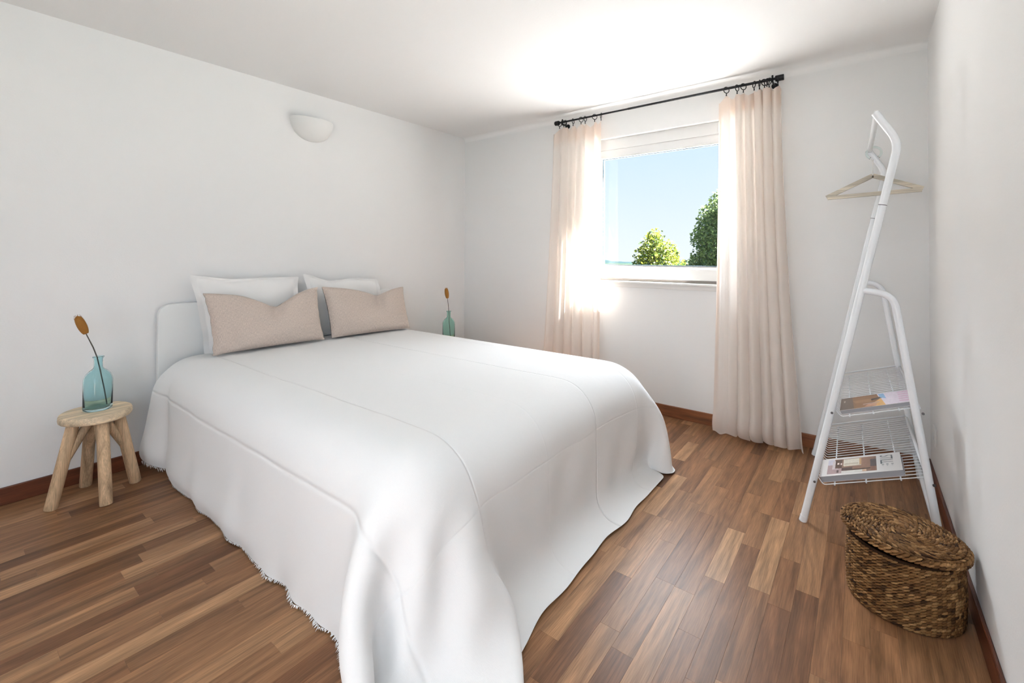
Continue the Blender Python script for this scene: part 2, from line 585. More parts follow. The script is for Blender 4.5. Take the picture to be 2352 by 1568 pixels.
# floor: underlay plus single oak strips
b = MB(); b.box((XB, YR, -0.08), (XW, YL, -0.0045))
floor = struct('floor', b, M['floor'])
SW = 0.0735
rest = MB()
row = 0
y = YR
nplank = 0
def vis(xa, xb, ya, yb):
    # seen by the camera: in front of it and not under the bed
    cx_, cy_ = (xa + xb) / 2, (ya + yb) / 2
    d = 0.7916 * cx_ + 0.6109 * cy_
    r_ = 0.6109 * cx_ - 0.7917 * cy_
    if d < 0.9 or abs(r_) > d * 1.25: return False
    if 1.26 / d * 1041 + 572 > 1720: return False
    if 0.98 < cx_ < 2.60 and cy_ > 1.06: return False
    if cx_ > 2.6 and cy_ > 1.9: return False
    return True
while y < YL - 0.001:
    y1 = min(y + SW, YL)
    x = XB - random.random() * 0.4
    while x < XW:
        L = random.choice([0.32, 0.40, 0.48, 0.58, 0.68, 0.80])
        x1 = min(x + L, XW)
        xa = max(x, XB)
        if x1 > xa + 0.02:
            gx, gy, e = 0.00012, 0.0001, 0.0003
            tone = (min(1, max(0, random.gauss(0.45, 0.22))), random.random(), random.random())
            X0, X1, Y0, Y1 = xa + gx, x1 - gx, y + gy, y1 - gy
            vsx = [(X0, Y0, -0.004), (X1, Y0, -0.004), (X1, Y1, -0.004), (X0, Y1, -0.004),
                   (X0, Y0, -e), (X1, Y0, -e), (X1, Y1, -e), (X0, Y1, -e),
                   (X0 + e, Y0 + e, 0), (X1 - e, Y0 + e, 0), (X1 - e, Y1 - e, 0), (X0 + e, Y1 - e, 0)]
            fsx = [(0, 3, 2, 1), (0, 1, 5, 4), (1, 2, 6, 5), (2, 3, 7, 6), (3, 0, 4, 7), (4, 5, 9, 8), (5, 6, 10, 9), (6, 7, 11, 10), (7, 4, 8, 11), (8, 9, 10, 11)]
            if vis(X0, X1, Y0, Y1) and nplank < 300:
                q = MB(); q.add(vsx, fsx, tone); q.build('plank', M['floor'], floor)
                nplank += 1
            else:
                rest.add(vsx, fsx, tone)
        x = x1
    y = y1
rest.build('hidden_planks', M['floor'], floor, kind='stuff')

b = MB(); b.box((XB - T, YL, -0.08), (XW + T, YL + T, ZC + 0.1)); struct('wall_left', b, M['wall'])
b = MB()
b.box((XB - T, YR - T, -0.08), (-1.12, YR, ZC + 0.1)); b.box((-0.12, YR - T, -0.08), (XW + T, YR, ZC + 0.1))
b.box((-1.12, YR - T, -0.08), (-0.12, YR, 0.85)); b.box((-1.12, YR - T, 2.15), (-0.12, YR, ZC + 0.1))
struct('wall_right', b, M['wall'])
b = MB()
for (xa, xb, za, zb) in ((-1.12, -1.05, 0.85, 2.15), (-0.19, -0.12, 0.85, 2.15), (-1.05, -0.19, 0.85, 0.92), (-1.05, -0.19, 2.08, 2.15)):
    b.box((xa, YR - 0.14, za), (xb, YR - 0.08, zb))
struct('unseen_window_side', b, M['white_plastic'])  # frame of the assumed, unseen window around the side fill lamp
b = MB()
b.box((XW, YR, -0.08), (XW + TF, WY0, ZC + 0.1))
b.box((XW, WY1, -0.08), (XW + TF, YL, ZC + 0.1))
b.box((XW, WY0, -0.08), (XW + TF, WY1, WZ0))
b.box((XW, WY0, WZ1), (XW + TF, WY1, ZC + 0.1))
struct('wall_far', b, M['wall'])
# back wall with an added, unseen window opening for the fill lamp
b = MB()
b.box((XB - T, YR, -0.08), (XB, 0.15, ZC + 0.1))
b.box((XB - T, 1.45, -0.08), (XB, YL, ZC + 0.1))
b.box((XB - T, 0.15, -0.08), (XB, 1.45, 0.42))
b.box((XB - T, 0.15, 2.28), (XB, 1.45, ZC + 0.1))
struct('wall_back', b, M['wall'])
b = MB()
for (ya, yb, za, zb) in ((0.15, 0.22, 0.42, 2.28), (1.38, 1.45, 0.42, 2.28), (0.22, 1.38, 0.42, 0.49), (0.22, 1.38, 2.21, 2.28)):
    b.box((XB - 0.14, ya, za), (XB - 0.08, yb, zb))
struct('unseen_window_back', b, M['white_plastic'])
b = MB(); b.box((XB - T, YR - T, ZC), (XW + T, YL + T, ZC + 0.2)); struct('ceiling', b, M['ceiling'])
# plaster cove where the ceiling meets the far wall
b = MB()
n = 8
rc = 0.045
prof = [(XW - rc + rc * math.sin(a), ZC - rc + rc * math.cos(a)) for a in [PI / 2 * i / n for i in range(n + 1)]]
vsx, fsx = [], []
for yy in (YR, YL):
    vsx += [(px, yy, pz) for px, pz in prof] + [(XW + 0.01, yy, ZC + 0.01)]
m_ = n + 2
for i in range(n):
    fsx.append((i, i + 1, m_ + i + 1, m_ + i))
fsx.append(tuple(range(m_))); fsx.append(tuple(range(m_, 2 * m_)))
fsx.append((n, n + 1, 2 * m_ - 1, m_ + n)); fsx.append((0, n + 1, 2 * m_ - 1, m_))
b.add(vsx, fsx)
struct('trim_1', b, M['ceiling'], smooth=True, angle=30)

def skirting(name, a, c, mat):
    q = MB(); q.box(a, c, bev=0.004); return struct(name, q, mat)
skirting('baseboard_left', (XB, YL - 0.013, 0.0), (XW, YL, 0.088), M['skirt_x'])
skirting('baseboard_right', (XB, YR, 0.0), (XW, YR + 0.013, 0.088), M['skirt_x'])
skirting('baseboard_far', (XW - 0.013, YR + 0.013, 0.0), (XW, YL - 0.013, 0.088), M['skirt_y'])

# ---- window_1 in the far wall
win = bpy.data.objects.new('window_1', None)
C.objects.link(win); win.location = (XW, 1.30, WZ0); win['kind'] = 'structure'
DX = 0.046
FX0, FX1 = XW + 0.012 + DX, XW + 0.075 + DX
b = MB()   # fixed outer frame
b.box((FX0, WY0, WZ0), (FX1, WY0 + 0.05, 2.125), bev=0.003)
b.box((FX0, WY1 - 0.042, WZ0), (FX1, WY1, 2.125), bev=0.003)
b.box((FX0, WY0 + 0.05, WZ0), (FX1, WY1 - 0.042, WZ0 + 0.02), bev=0.003)
b.box((FX0, WY0 + 0.05, 2.112), (FX1, WY1 - 0.042, 2.135), bev=0.003)
b.build('frame', M['white_plastic'], win)
b = MB()   # sash, slightly proud of the frame
SX0, SX1 = XW - 0.004 + DX, XW + 0.05 + DX
SA, SB, SZ = 0.848, 1.802, 2.100
b.box((SX0, SA - 0.02, 1.066), (SX1, SB + 0.016, 1.155), bev=0.005)
b.box((SX0, SA - 0.02, 1.155), (SX1, SA, SZ + 0.012), bev=0.003)
b.box((SX0, SB, 1.155), (SX1, SB + 0.016, SZ + 0.012), bev=0.003)
b.box((SX0, SA, SZ), (SX1, SB, SZ + 0.012), bev=0.002)
sash = b.build('sash', M['white_plastic'], win)
b = MB()   # glazing bead, bright ledge under the glass
b.add([(SX0 + 0.006, SA, 1.155), (SX0 + 0.006, SB, 1.155), (SX0 + 0.028, SB, 1.180), (SX0 + 0.028, SA, 1.180), (SX0 + 0.04, SA, 1.155), (SX0 + 0.04, SB, 1.155)],
      [(0, 1, 2, 3), (3, 2, 5, 4), (0, 3, 4), (1, 5, 2), (0, 4, 5, 1)])
b.build('glazing_bead', M['white_plastic'], sash)
b = MB()
for (ya, yb, za, zb) in ((SA, SB, 1.178, 1.182), (SA, SB, SZ - 0.006, SZ), (SA, SA + 0.005, 1.182, SZ - 0.006), (SB - 0.006, SB, 1.182, SZ - 0.006)):
    b.box((SX0 + 0.018, ya, za), (SX0 + 0.03, yb, zb))
b.build('gasket', M['gasket'], sash)
b = MB(); b.box((SX0 + 0.001, SA - 0.02, 1.0465), (SX0 + 0.03, SB + 0.016, 1.0655)); b.build('shade_gap_strip', M['shadow_slot'], sash)  # solid strip, the gap's shade is put into its colour
b = MB(); b.box((SX0 + 0.024, SA + 0.001, 1.18), (SX0 + 0.028, SB - 0.001, SZ - 0.001)); b.build('pane', M['pane'], sash)
b = MB()   # roller shutter box front above the sash
b.box((XW + 0.056, WY0, 2.112), (XW + 0.09, WY1, WZ1))
b.box((XW + 0.050, WY0, 2.175), (XW + 0.058, WY1, WZ1), bev=0.002)
b.build('shutter_box', M['wall'], win)
b = MB(); b.box((XW - 0.038, 0.74, 1.030), (XW + 0.12, 1.89, 1.046), bev=0.003)
b.box((XW - 0.008, 0.75, 0.996), (XW, 1.88, 1.030), bev=0.003)
b.build('window_sill', M['white_plastic'], win)
b = MB(); b.box((XW + 0.125, WY0 - 0.02, 1.02), (XW + TF + 0.06, WY1 + 0.02, 1.043)); b.build('outer_sill', M['white_lacquer'], win)

# ---- outside
b = MB(); b.box((XW + TF, -9, 0.30), (XW + TF + 9, 11, 0.45)); struct('bounce_roof', b, M['roof'])  # unseen roof added below the window to bounce sun onto the ceiling
b = MB(); b.box((-60, -430, -6.3), (440, 430, -6.0)); struct('ground', b, M['ground'])
def ridge(name, dist, az0, az1, h, base, mat, wob, n=60, seed=1, depth=60):
    rr = random.Random(seed)
    ph = [rr.random() * 6 for _ in range(8)]
    q = MB(); vs_, fs_ = [], []
    for i in range(n + 1):
        t_ = i / n
        az_ = az0 + (az1 - az0) * t_
        hh = h(t_) + wob * sum(math.sin(t_ * f * 40 + ph[j]) / f for j, f in enumerate((1, 1.7, 2.9, 4.3, 6.1)))
        for dd, zz in ((0, base), (0.25, base + (hh - base) * 0.7), (1, hh), (2.2, base)):
            rad = dist + dd * depth
            vs_.append((rad * math.cos(az_), rad * math.sin(az_), zz))
    for i in range(n):
        for k_ in range(3):
            a_ = i * 4 + k_
            fs_.append((a_, a_ + 4, a_ + 5, a_ + 1))
    q.add(vs_, fs_)
    return struct(name, q, mat, smooth=True)
ridge('hill', 2900, 0.05, 0.9, lambda t_: -13 - 37 * min(1, max(0, (0.476 - t_) / 0.065)), -130, M['hill'], 1.2, n=160, depth=100)
ridge('hedge_line', 410, 0.05, 0.9, lambda t_: -4.1, -6.2, M['treeline'], 0.5, n=260, seed=4, depth=12)

def tree(name, base, height, blobs, mat, nleaf, size, label, group=None, seed=1):
    rr = random.Random(seed)
    root = empty(name, base, label, 'tree', group)
    q = MB()
    bx_, by_, bz_ = base
    q.tube([(bx_, by_, bz_), (bx_ + 0.1, by_ + 0.05, bz_ + height * 0.35), (bx_ - 0.05, by_, bz_ + height * 0.65), (bx_, by_, bz_ + height * 0.9)], [0.22, 0.16, 0.1, 0.03], 8)
    for (ox, oy, oz, r_) in blobs:
        q.tube([(bx_, by_, bz_ + height * 0.4), (bx_ + ox * 0.5, by_ + oy * 0.5, bz_ + (height * 0.4 + oz) / 2 + 0.2), (bx_ + ox, by_ + oy, bz_ + oz)], [0.08, 0.05, 0.015], 6)
    q.build('trunk', M['bark'], root, smooth=True)
    q = MB()
    wts = [r_ ** 2 for (_, _, _, r_) in blobs]
    vs_, fs_, ts_ = [], [], []
    for i in range(nleaf):
        ox, oy, oz, r_ = rr.choices(blobs, wts)[0]
        d = Vector((rr.gauss(0, 1), rr.gauss(0, 1), rr.gauss(0, 1))).normalized() * r_ * (rr.random() ** 0.45)
        p = Vector((bx_ + ox, by_ + oy, bz_ + oz)) + d
        a_ = Vector((rr.gauss(0, 1), rr.gauss(0, 1), rr.gauss(0, .7))).normalized()
        c_ = a_.cross(Vector((rr.gauss(0, 1), rr.gauss(0, 1), rr.gauss(0, 1)))).normalized()
        s_ = size * rr.uniform(0.6, 1.2)
        n0 = len(q.v)
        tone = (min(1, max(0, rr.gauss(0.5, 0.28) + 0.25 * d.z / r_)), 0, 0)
        q.add([p - a_ * s_, p + c_ * s_ * .6 - a_ * s_ * .2, p + c_ * s_ * .35 + a_ * s_ * .5, p + a_ * s_ * 1.1, p - c_ * s_ * .35 + a_ * s_ * .5, p - c_ * s_ * .6 - a_ * s_ * .2], [(0, 1, 2, 3, 4, 5)], tone)
    q.build('foliage', mat, root, kind='stuff')
    return root
# base positions: directions seen through the window
def place(px_dir, dist):
    return (px_dir[0] * dist, px_dir[1] * dist, -6.0)
TB = place((0.9389, 0.3441), 24)
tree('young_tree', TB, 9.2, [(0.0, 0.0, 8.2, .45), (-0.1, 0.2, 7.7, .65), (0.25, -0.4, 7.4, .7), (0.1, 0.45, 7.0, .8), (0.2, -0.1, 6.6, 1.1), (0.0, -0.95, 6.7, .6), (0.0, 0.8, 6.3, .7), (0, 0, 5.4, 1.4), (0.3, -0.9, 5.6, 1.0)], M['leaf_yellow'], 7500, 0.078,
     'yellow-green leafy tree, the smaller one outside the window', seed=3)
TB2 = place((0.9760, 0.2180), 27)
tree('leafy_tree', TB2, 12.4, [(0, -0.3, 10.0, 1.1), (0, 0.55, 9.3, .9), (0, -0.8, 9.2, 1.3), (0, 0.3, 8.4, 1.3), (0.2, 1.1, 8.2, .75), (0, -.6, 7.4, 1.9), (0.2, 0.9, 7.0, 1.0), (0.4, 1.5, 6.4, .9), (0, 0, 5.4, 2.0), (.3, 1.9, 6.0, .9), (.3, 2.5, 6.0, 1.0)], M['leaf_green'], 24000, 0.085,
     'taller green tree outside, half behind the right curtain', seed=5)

# ------------------------------------------------------------------ bed
bed = empty('double_bed', (1.72, 2.2, 0), 'double bed with a rounded pale headboard against the left wall', 'bed')
HBX0, HBX1, HBY0, HBY1, HBZ = 0.868, 2.60, 3.362, 3.398, 0.952
def rounded_slab(x0, x1, y0, y1, z0, z1, r, seg=8):
    pr = [(x0, z0), (x1, z0)]
    pr += [(x1 - r + r * math.cos(a), z1 - r + r * math.sin(a)) for a in [PI / 2 * i / seg for i in range(seg + 1)]]
    pr += [(x0 + r - r * math.sin(a), z1 - r + r * math.cos(a)) for a in [PI / 2 * i / seg for i in range(seg + 1)]]
    bm = bmesh.new()
    f = bm.faces.new([bm.verts.new((px, y0, pz)) for px, pz in pr])
    ex = bmesh.ops.extrude_face_region(bm, geom=[f])
    for v in [g for g in ex['geom'] if isinstance(g, bmesh.types.BMVert)]:
        v.co.y = y1
    bmesh.ops.recalc_face_normals(bm, faces=bm.faces[:])
    es = [e_ for e_ in bm.edges if abs((e_.verts[0].co.y + e_.verts[1].co.y) / 2 - y0) < 1e-5 and abs(e_.verts[0].co.y - e_.verts[1].co.y) < 1e-5]
    bmesh.ops.bevel(bm, geom=es, offset=0.006, segments=3, affect='EDGES', profile=0.5)
    return bm
b = MB(); b.bm(rounded_slab(HBX0, HBX1, HBY0, HBY1, 0.0, HBZ, 0.07)); b.build('headboard', M['white_lacquer'], bed, smooth=True, angle=35)
for xx in (0.95, 2.49):
    b = MB(); b.box((xx, 1.22, 0.17), (xx + 0.03, HBY0, 0.30), bev=0.003); b.build('side_rail', M['white_lacquer'], bed)
b = MB(); b.box((0.95, 1.19, 0.17), (2.52, 1.22, 0.30), bev=0.003); b.build('foot_rail', M['white_lacquer'], bed)
for xx in (0.99, 2.44):
    b = MB(); b.box((xx, 1.24, 0.0), (xx + 0.045, 1.285, 0.17), bev=0.003); b.build('leg', M['white_lacquer'], bed)
b = MB(); b.box((0.93, 1.14, 0.30), (2.54, 3.35, 0.52), bev=0.05); b.build('mattress', M['pillow_white'], bed)

# ---- coverlet: draped cloth, baked from a small cloth relaxation (grid of points, metres)
# cloth points in half millimetres: first value, then steps along each row
CLOTH_X = [
    [869,12,16,12,65,108,95,98,113,45,22,38,45,37,0,45,40,20,-32,18,12,-23,13,12,-11,-10,21,-6,-2,-4,0,1,2,1,2,1,1,1,1,0,0,0,0,0,0,0,-1,0,-1,-1,-1,-1],
    [981,11,12,18,23,80,105,93,50,13,-6,42,54,81,64,41,7,-12,19,-4,-16,18,5,-22,5,18,0,-30,-10,-3,-3,-1,-1,0,0,0,0,0,1,0,0,0,0,1,0,0,0,0,1,0,-1,0],
    [1092,12,11,16,27,30,103,100,43,-71,-25,46,70,78,80,51,17,-5,5,-19,4,14,-4,-15,8,12,-13,-19,1,0,-4,-2,-2,-1,-1,-1,0,0,-1,0,1,0,0,0,1,1,0,1,1,1,0,0],
    [1203,12,12,13,16,33,61,106,43,-52,-79,-4,66,90,80,58,22,0,-2,-14,6,10,-7,-8,8,7,-17,-4,4,0,-2,-2,0,-1,-1,0,-1,0,0,0,0,0,0,1,1,0,0,1,0,1,-1,0],
    [1313,13,13,14,16,22,40,46,59,-12,-83,-53,34,85,90,61,22,0,-2,-10,6,6,-7,-3,6,4,-14,1,2,0,-1,-1,-1,0,0,-1,0,0,0,0,0,0,0,0,1,0,0,1,0,0,0,0],
    [1423,14,14,14,16,23,41,27,-11,1,-39,-81,-7,69,95,62,19,0,-2,-6,5,3,-5,0,3,1,-7,1,1,0,-1,-1,0,0,-1,0,0,0,0,0,0,0,0,0,1,0,0,0,0,1,-1,0],
    [1534,15,13,14,16,14,-4,61,3,-41,-37,-61,-52,39,91,61,14,0,-1,-2,2,1,-2,0,2,-1,-2,0,0,0,0,0,-1,0,0,0,0,0,0,0,0,0,0,0,0,0,0,0,1,0,0,0],
    [1645,15,14,14,16,-1,-36,10,49,-5,-53,-55,-67,-1,72,57,6,0,0,0,0,0,0,0,0,0,0,0,0,0,0,0,0,0,0,0,0,0,0,0,0,0,0,0,0,0,0,0,0,0,0,0],
    [1756,15,15,13,8,-11,-40,-35,-3,40,-18,-48,-68,-25,43,39,1,1,0,0,0,0,0,0,0,0,0,0,0,0,-1,0,0,0,0,0,0,0,0,0,0,0,0,0,0,0,0,0,0,0,0,0],
    [1866,17,15,6,-12,-6,-31,-44,-39,-16,26,-27,-48,-31,13,18,4,1,2,0,1,0,0,0,0,0,-1,0,0,-1,0,-1,0,0,0,-1,0,0,0,0,0,0,0,0,1,0,0,0,0,0,1,0],
    [1975,13,16,-10,-37,-15,-1,-32,-41,-36,-23,-3,-33,-19,0,11,5,3,2,1,1,1,0,0,0,0,-1,0,-1,-1,0,-1,0,-1,0,0,-1,0,0,0,0,0,1,0,0,0,0,1,0,0,1,0],
    [2084,5,8,-6,-34,-43,-24,-6,-19,-35,-29,-22,-26,-16,0,11,7,5,3,1,1,1,0,0,0,0,-1,0,-1,-1,0,-1,-1,0,0,-1,0,0,0,0,0,0,0,0,1,0,0,0,1,0,1,1],
    [2103,95,3,-14,-34,-42,-33,-23,-15,-15,-25,-23,-21,-13,0,9,7,5,3,2,2,0,1,0,0,0,-1,-1,0,-1,-1,-1,0,-1,0,0,0,-1,0,0,0,1,0,0,0,1,0,0,1,0,1,1],
    [2140,91,73,-10,-37,-39,-32,-23,-21,-18,-17,-19,-17,-10,0,6,6,5,3,2,1,1,0,0,0,0,0,-1,-1,0,-1,-1,0,-1,0,0,-1,0,0,0,0,1,0,0,0,0,1,0,1,0,1,1],
    [2256,-4,85,42,-25,-47,-33,-15,-11,-15,-16,-16,-13,-8,-1,4,5,4,3,1,2,0,1,0,0,0,-1,0,-1,-1,0,-1,0,-1,0,0,-1,0,0,0,0,1,0,0,0,0,1,0,1,0,1,1],
    [2366,-17,11,44,-9,-32,-10,-4,-4,-5,-10,-14,-11,-7,-1,3,3,4,2,2,1,0,1,0,0,-1,0,-1,0,-1,0,-1,0,-1,0,0,0,-1,0,0,1,0,0,0,0,0,1,0,1,0,1,1],
    [2475,-15,-6,6,2,0,-1,-1,-3,-5,-10,-11,-10,-6,-1,1,3,3,2,2,0,1,0,0,0,0,-1,0,-1,0,-1,0,-1,0,0,-1,0,0,0,0,0,0,0,1,0,0,0,1,0,1,0,2],
    [2583,-12,-5,2,5,0,-1,-1,-3,-5,-8,-9,-8,-5,-2,1,2,2,2,1,1,0,0,0,0,0,-1,0,-1,0,-1,-1,0,0,-1,0,0,0,0,0,0,0,0,0,1,0,0,0,1,0,1,1],
    [2692,-10,-4,1,3,1,-1,-1,-2,-4,-6,-8,-7,-4,-2,0,2,1,2,0,1,0,0,0,0,-1,0,-1,0,-1,0,-1,0,-1,0,0,0,0,-1,0,1,0,0,0,0,0,0,1,0,1,0,2],
    [2801,-7,-4,0,2,2,-1,0,-2,-4,-5,-6,-6,-4,-1,0,1,1,1,0,1,0,-1,0,0,-1,0,-1,0,-1,-1,0,0,-1,0,0,-1,0,0,0,0,0,0,1,0,0,0,0,1,0,1,1],
    [2911,-6,-4,1,1,1,0,0,-2,-3,-4,-5,-4,-4,-1,-1,1,1,0,1,0,0,-1,0,-1,0,-1,0,-1,-1,0,-1,0,0,-1,0,0,0,0,0,0,0,0,0,0,0,0,1,0,0,1,1],
    [3020,-4,-3,0,1,1,1,-1,-1,-2,-3,-4,-4,-2,-2,0,0,0,0,0,0,0,0,-1,-1,0,-1,0,-1,-1,0,-1,0,-1,0,0,0,0,-1,0,0,0,1,0,0,0,0,0,0,1,0,1],
    [3130,-4,-2,0,2,1,0,0,-1,-1,-3,-3,-2,-3,-1,0,0,0,-1,0,0,-1,0,-1,-1,0,-1,-1,0,-1,-1,0,0,-1,0,0,-1,0,0,0,0,0,0,0,0,0,0,1,0,0,1,0],
    [3239,-2,-1,0,1,1,1,0,0,-1,-2,-2,-2,-1,-1,-1,0,-1,0,-1,0,-1,-1,-1,0,-1,-1,-1,0,-1,-1,0,-1,0,0,-1,0,0,0,0,0,0,0,0,0,0,0,0,0,1,0,0],
    [3349,-1,-1,0,1,2,0,1,0,0,-1,-2,-1,-1,-1,-1,0,-1,0,-1,-1,-1,-1,-1,-1,-1,0,-1,-1,-1,0,-1,0,-1,0,0,0,-1,0,0,0,0,0,0,0,0,0,0,1,0,0,0],
    [3459,-1,0,1,1,1,1,1,1,0,0,-1,0,-1,-1,0,-1,-1,-1,-1,-1,-2,-1,-1,-1,-1,0,-1,-1,-1,0,-1,0,-1,0,0,-1,0,0,0,0,0,0,0,0,0,0,0,0,0,0,0],
    [3569,0,0,1,1,2,1,1,1,1,0,1,0,0,-1,0,-1,-2,-1,-1,-2,-1,-1,-2,-1,-1,-1,0,-1,-1,-1,0,-1,0,0,-1,0,0,0,0,0,-1,0,0,0,0,0,0,0,0,0,0],
    [3678,1,1,1,2,1,2,1,2,1,1,2,0,1,0,-1,-1,-2,-2,-1,-2,-2,-1,-1,-2,-1,-1,-1,0,-1,-1,0,-1,0,-1,0,0,0,-1,0,0,0,0,0,0,0,0,0,0,0,-1,0],
    [3788,2,1,1,2,2,1,2,2,2,2,2,1,1,0,-1,-1,-2,-2,-2,-2,-2,-1,-2,-1,-1,-1,-1,-1,-1,0,-1,0,-1,0,-1,0,0,0,0,0,0,0,-1,0,0,0,0,0,0,-1,0],
    [3898,2,2,2,1,2,2,2,3,2,3,3,2,1,1,-1,-2,-2,-3,-2,-2,-2,-2,-1,-2,-1,-1,-1,-1,-1,-1,0,-1,0,-1,0,0,0,0,-1,0,0,0,0,0,0,0,0,-1,0,0,-1],
    [4007,2,3,3,3,3,3,2,3,3,3,2,3,1,1,-1,-2,-3,-3,-2,-3,-2,-2,-1,-2,-1,-1,-1,-1,-1,-1,-1,0,-1,0,0,-1,0,0,0,0,0,0,0,0,-1,0,0,0,-1,0,-1],
    [4114,2,5,6,6,4,4,3,3,3,2,2,2,2,1,-2,-2,-3,-3,-3,-3,-2,-3,-1,-2,-1,-2,-1,-1,0,-1,-1,0,-1,0,-1,0,0,0,0,0,-1,0,0,0,0,0,0,-1,0,-1,-1],
    [4220,3,7,10,9,6,6,3,3,2,1,1,1,2,1,-2,-3,-3,-4,-3,-3,-2,-3,-2,-1,-2,-1,-1,-1,-1,-1,0,-1,0,-1,0,0,-1,0,0,0,0,0,0,-1,0,0,0,-1,0,-1,-1],
    [4325,3,10,14,13,10,7,4,3,1,0,-1,0,2,1,-2,-4,-4,-4,-3,-4,-2,-3,-2,-2,-1,-1,-2,-1,0,-1,-1,0,-1,0,-1,0,0,0,0,-1,0,0,0,0,0,0,-1,0,-1,-1,-1],
    [4430,3,13,19,17,12,9,6,2,0,-1,-2,-2,2,1,-3,-4,-4,-5,-4,-3,-3,-3,-2,-2,-2,-1,-1,-1,-1,-1,0,-1,0,-1,0,0,-1,0,0,0,0,0,0,0,-1,0,0,-1,0,-1,-2],
    [4535,2,16,23,22,17,11,6,2,-1,-2,-4,-3,2,1,-4,-5,-5,-5,-4,-4,-3,-3,-2,-2,-2,-1,-2,-1,0,-1,-1,0,-1,0,-1,0,0,0,0,0,-1,0,0,0,0,0,-1,0,-1,-1,-1],
    [4639,2,18,29,26,20,13,8,2,-2,-4,-5,-4,1,1,-4,-6,-6,-6,-5,-4,-3,-3,-2,-2,-2,-1,-1,-1,-1,-1,-1,0,-1,0,0,-1,0,0,0,0,0,0,-1,0,0,0,-1,0,-1,-1,-1],
    [4744,2,18,34,31,23,16,9,2,-3,-4,-6,-5,0,1,-5,-7,-7,-7,-5,-4,-3,-3,-3,-2,-1,-2,-1,-1,-1,-1,0,-1,0,-1,0,0,0,-1,0,0,0,0,0,0,-1,0,0,-1,-1,-1,-1],
    [4850,1,18,38,36,26,18,10,3,-2,-6,-6,-5,-1,1,-7,-9,-8,-7,-5,-5,-3,-3,-3,-2,-1,-2,-1,-1,-1,0,-1,-1,0,0,-1,0,0,0,-1,0,0,0,0,0,0,-1,0,-1,0,-1,-2],
    [4957,0,17,42,40,29,20,13,-3,-8,2,-1,-2,-7,1,-10,-10,-9,-7,-6,-4,-4,-3,-2,-2,-2,-1,-2,-1,0,-1,-1,0,-1,0,0,-1,0,0,0,0,0,0,-1,0,0,0,-1,0,-1,-1,-1],
    [5064,0,17,41,45,33,12,-12,-5,22,8,-4,4,-4,-10,-14,-12,-9,-6,-5,-4,-4,-2,-3,-2,-1,-1,-1,-1,-1,-1,0,-1,0,0,0,-1,0,0,0,0,-1,0,0,0,0,0,-1,0,-1,-1,-1],
    [5174,-1,7,50,35,2,-25,12,46,21,-14,2,15,1,-9,-17,-13,-11,-9,-6,-5,-4,-4,-2,-2,-1,-1,-1,-1,0,-1,0,0,-1,0,0,0,0,-1,0,0,0,0,0,0,-1,0,0,-1,0,-1,-1],
    [5249,0,0,3,-18,-17,47,78,37,-19,8,36,16,-20,-8,-16,-14,-11,-10,-8,-6,-6,-4,-3,-1,-1,-1,-1,0,-1,0,0,0,0,0,-1,0,0,0,0,0,-1,0,0,0,0,0,0,-1,0,0,-1],
    [5247,-6,-9,-15,-13,55,93,49,-13,20,52,41,-12,-57,-3,1,-17,-18,-10,-9,-7,-7,-5,-4,-1,0,-1,0,0,0,0,0,0,0,-1,0,0,0,0,0,0,0,0,0,0,0,0,-1,0,0,0,0],
    [5219,-6,1,1,38,96,59,-5,27,63,57,8,-68,-43,6,30,-20,-53,-12,-10,-5,-10,-8,-4,-1,0,0,0,0,0,0,0,0,0,0,0,0,0,0,0,0,0,0,0,0,0,0,0,0,0,0,0],
    [5230,8,17,31,51,53,20,31,67,71,23,-58,-82,-10,39,34,-24,-71,-28,-11,10,-14,-22,-4,6,-3,-4,0,0,1,0,-1,0,0,0,0,0,0,0,0,0,0,0,0,0,0,0,0,0,0,0,0],
    [5267,36,42,34,34,21,17,54,81,38,-42,-90,-53,11,71,35,-29,-80,-45,-11,20,-11,-33,-6,14,-5,-9,-1,2,0,4,-4,-2,1,1,-2,0,1,0,0,-1,0,0,0,0,0,0,0,0,0,0,0],
    [5352,27,22,46,43,57,-14,44,61,-32,-87,-79,-18,35,87,34,-34,-86,-58,-12,27,-6,-37,-11,17,0,-14,-4,5,-5,13,-9,-4,1,2,-2,-1,3,0,-1,-1,-1,0,0,0,0,0,0,0,0,0,0],
    [5395,31,39,32,41,41,64,-7,-16,-83,-90,-60,10,68,94,34,-40,-91,-65,-15,29,3,-37,-16,14,12,-18,-9,8,-8,14,-4,-10,1,3,-2,-2,4,-2,2,-4,0,0,0,0,0,0,0,0,0,0,0],
    [5448,30,27,37,35,36,24,8,-67,-115,-86,-40,36,96,98,35,-46,-93,-71,-19,28,14,-33,-22,5,25,-16,-14,10,-10,1,15,-12,-1,5,-5,-2,6,-5,2,-4,0,0,0,0,0,0,0,0,0,0,0],
]
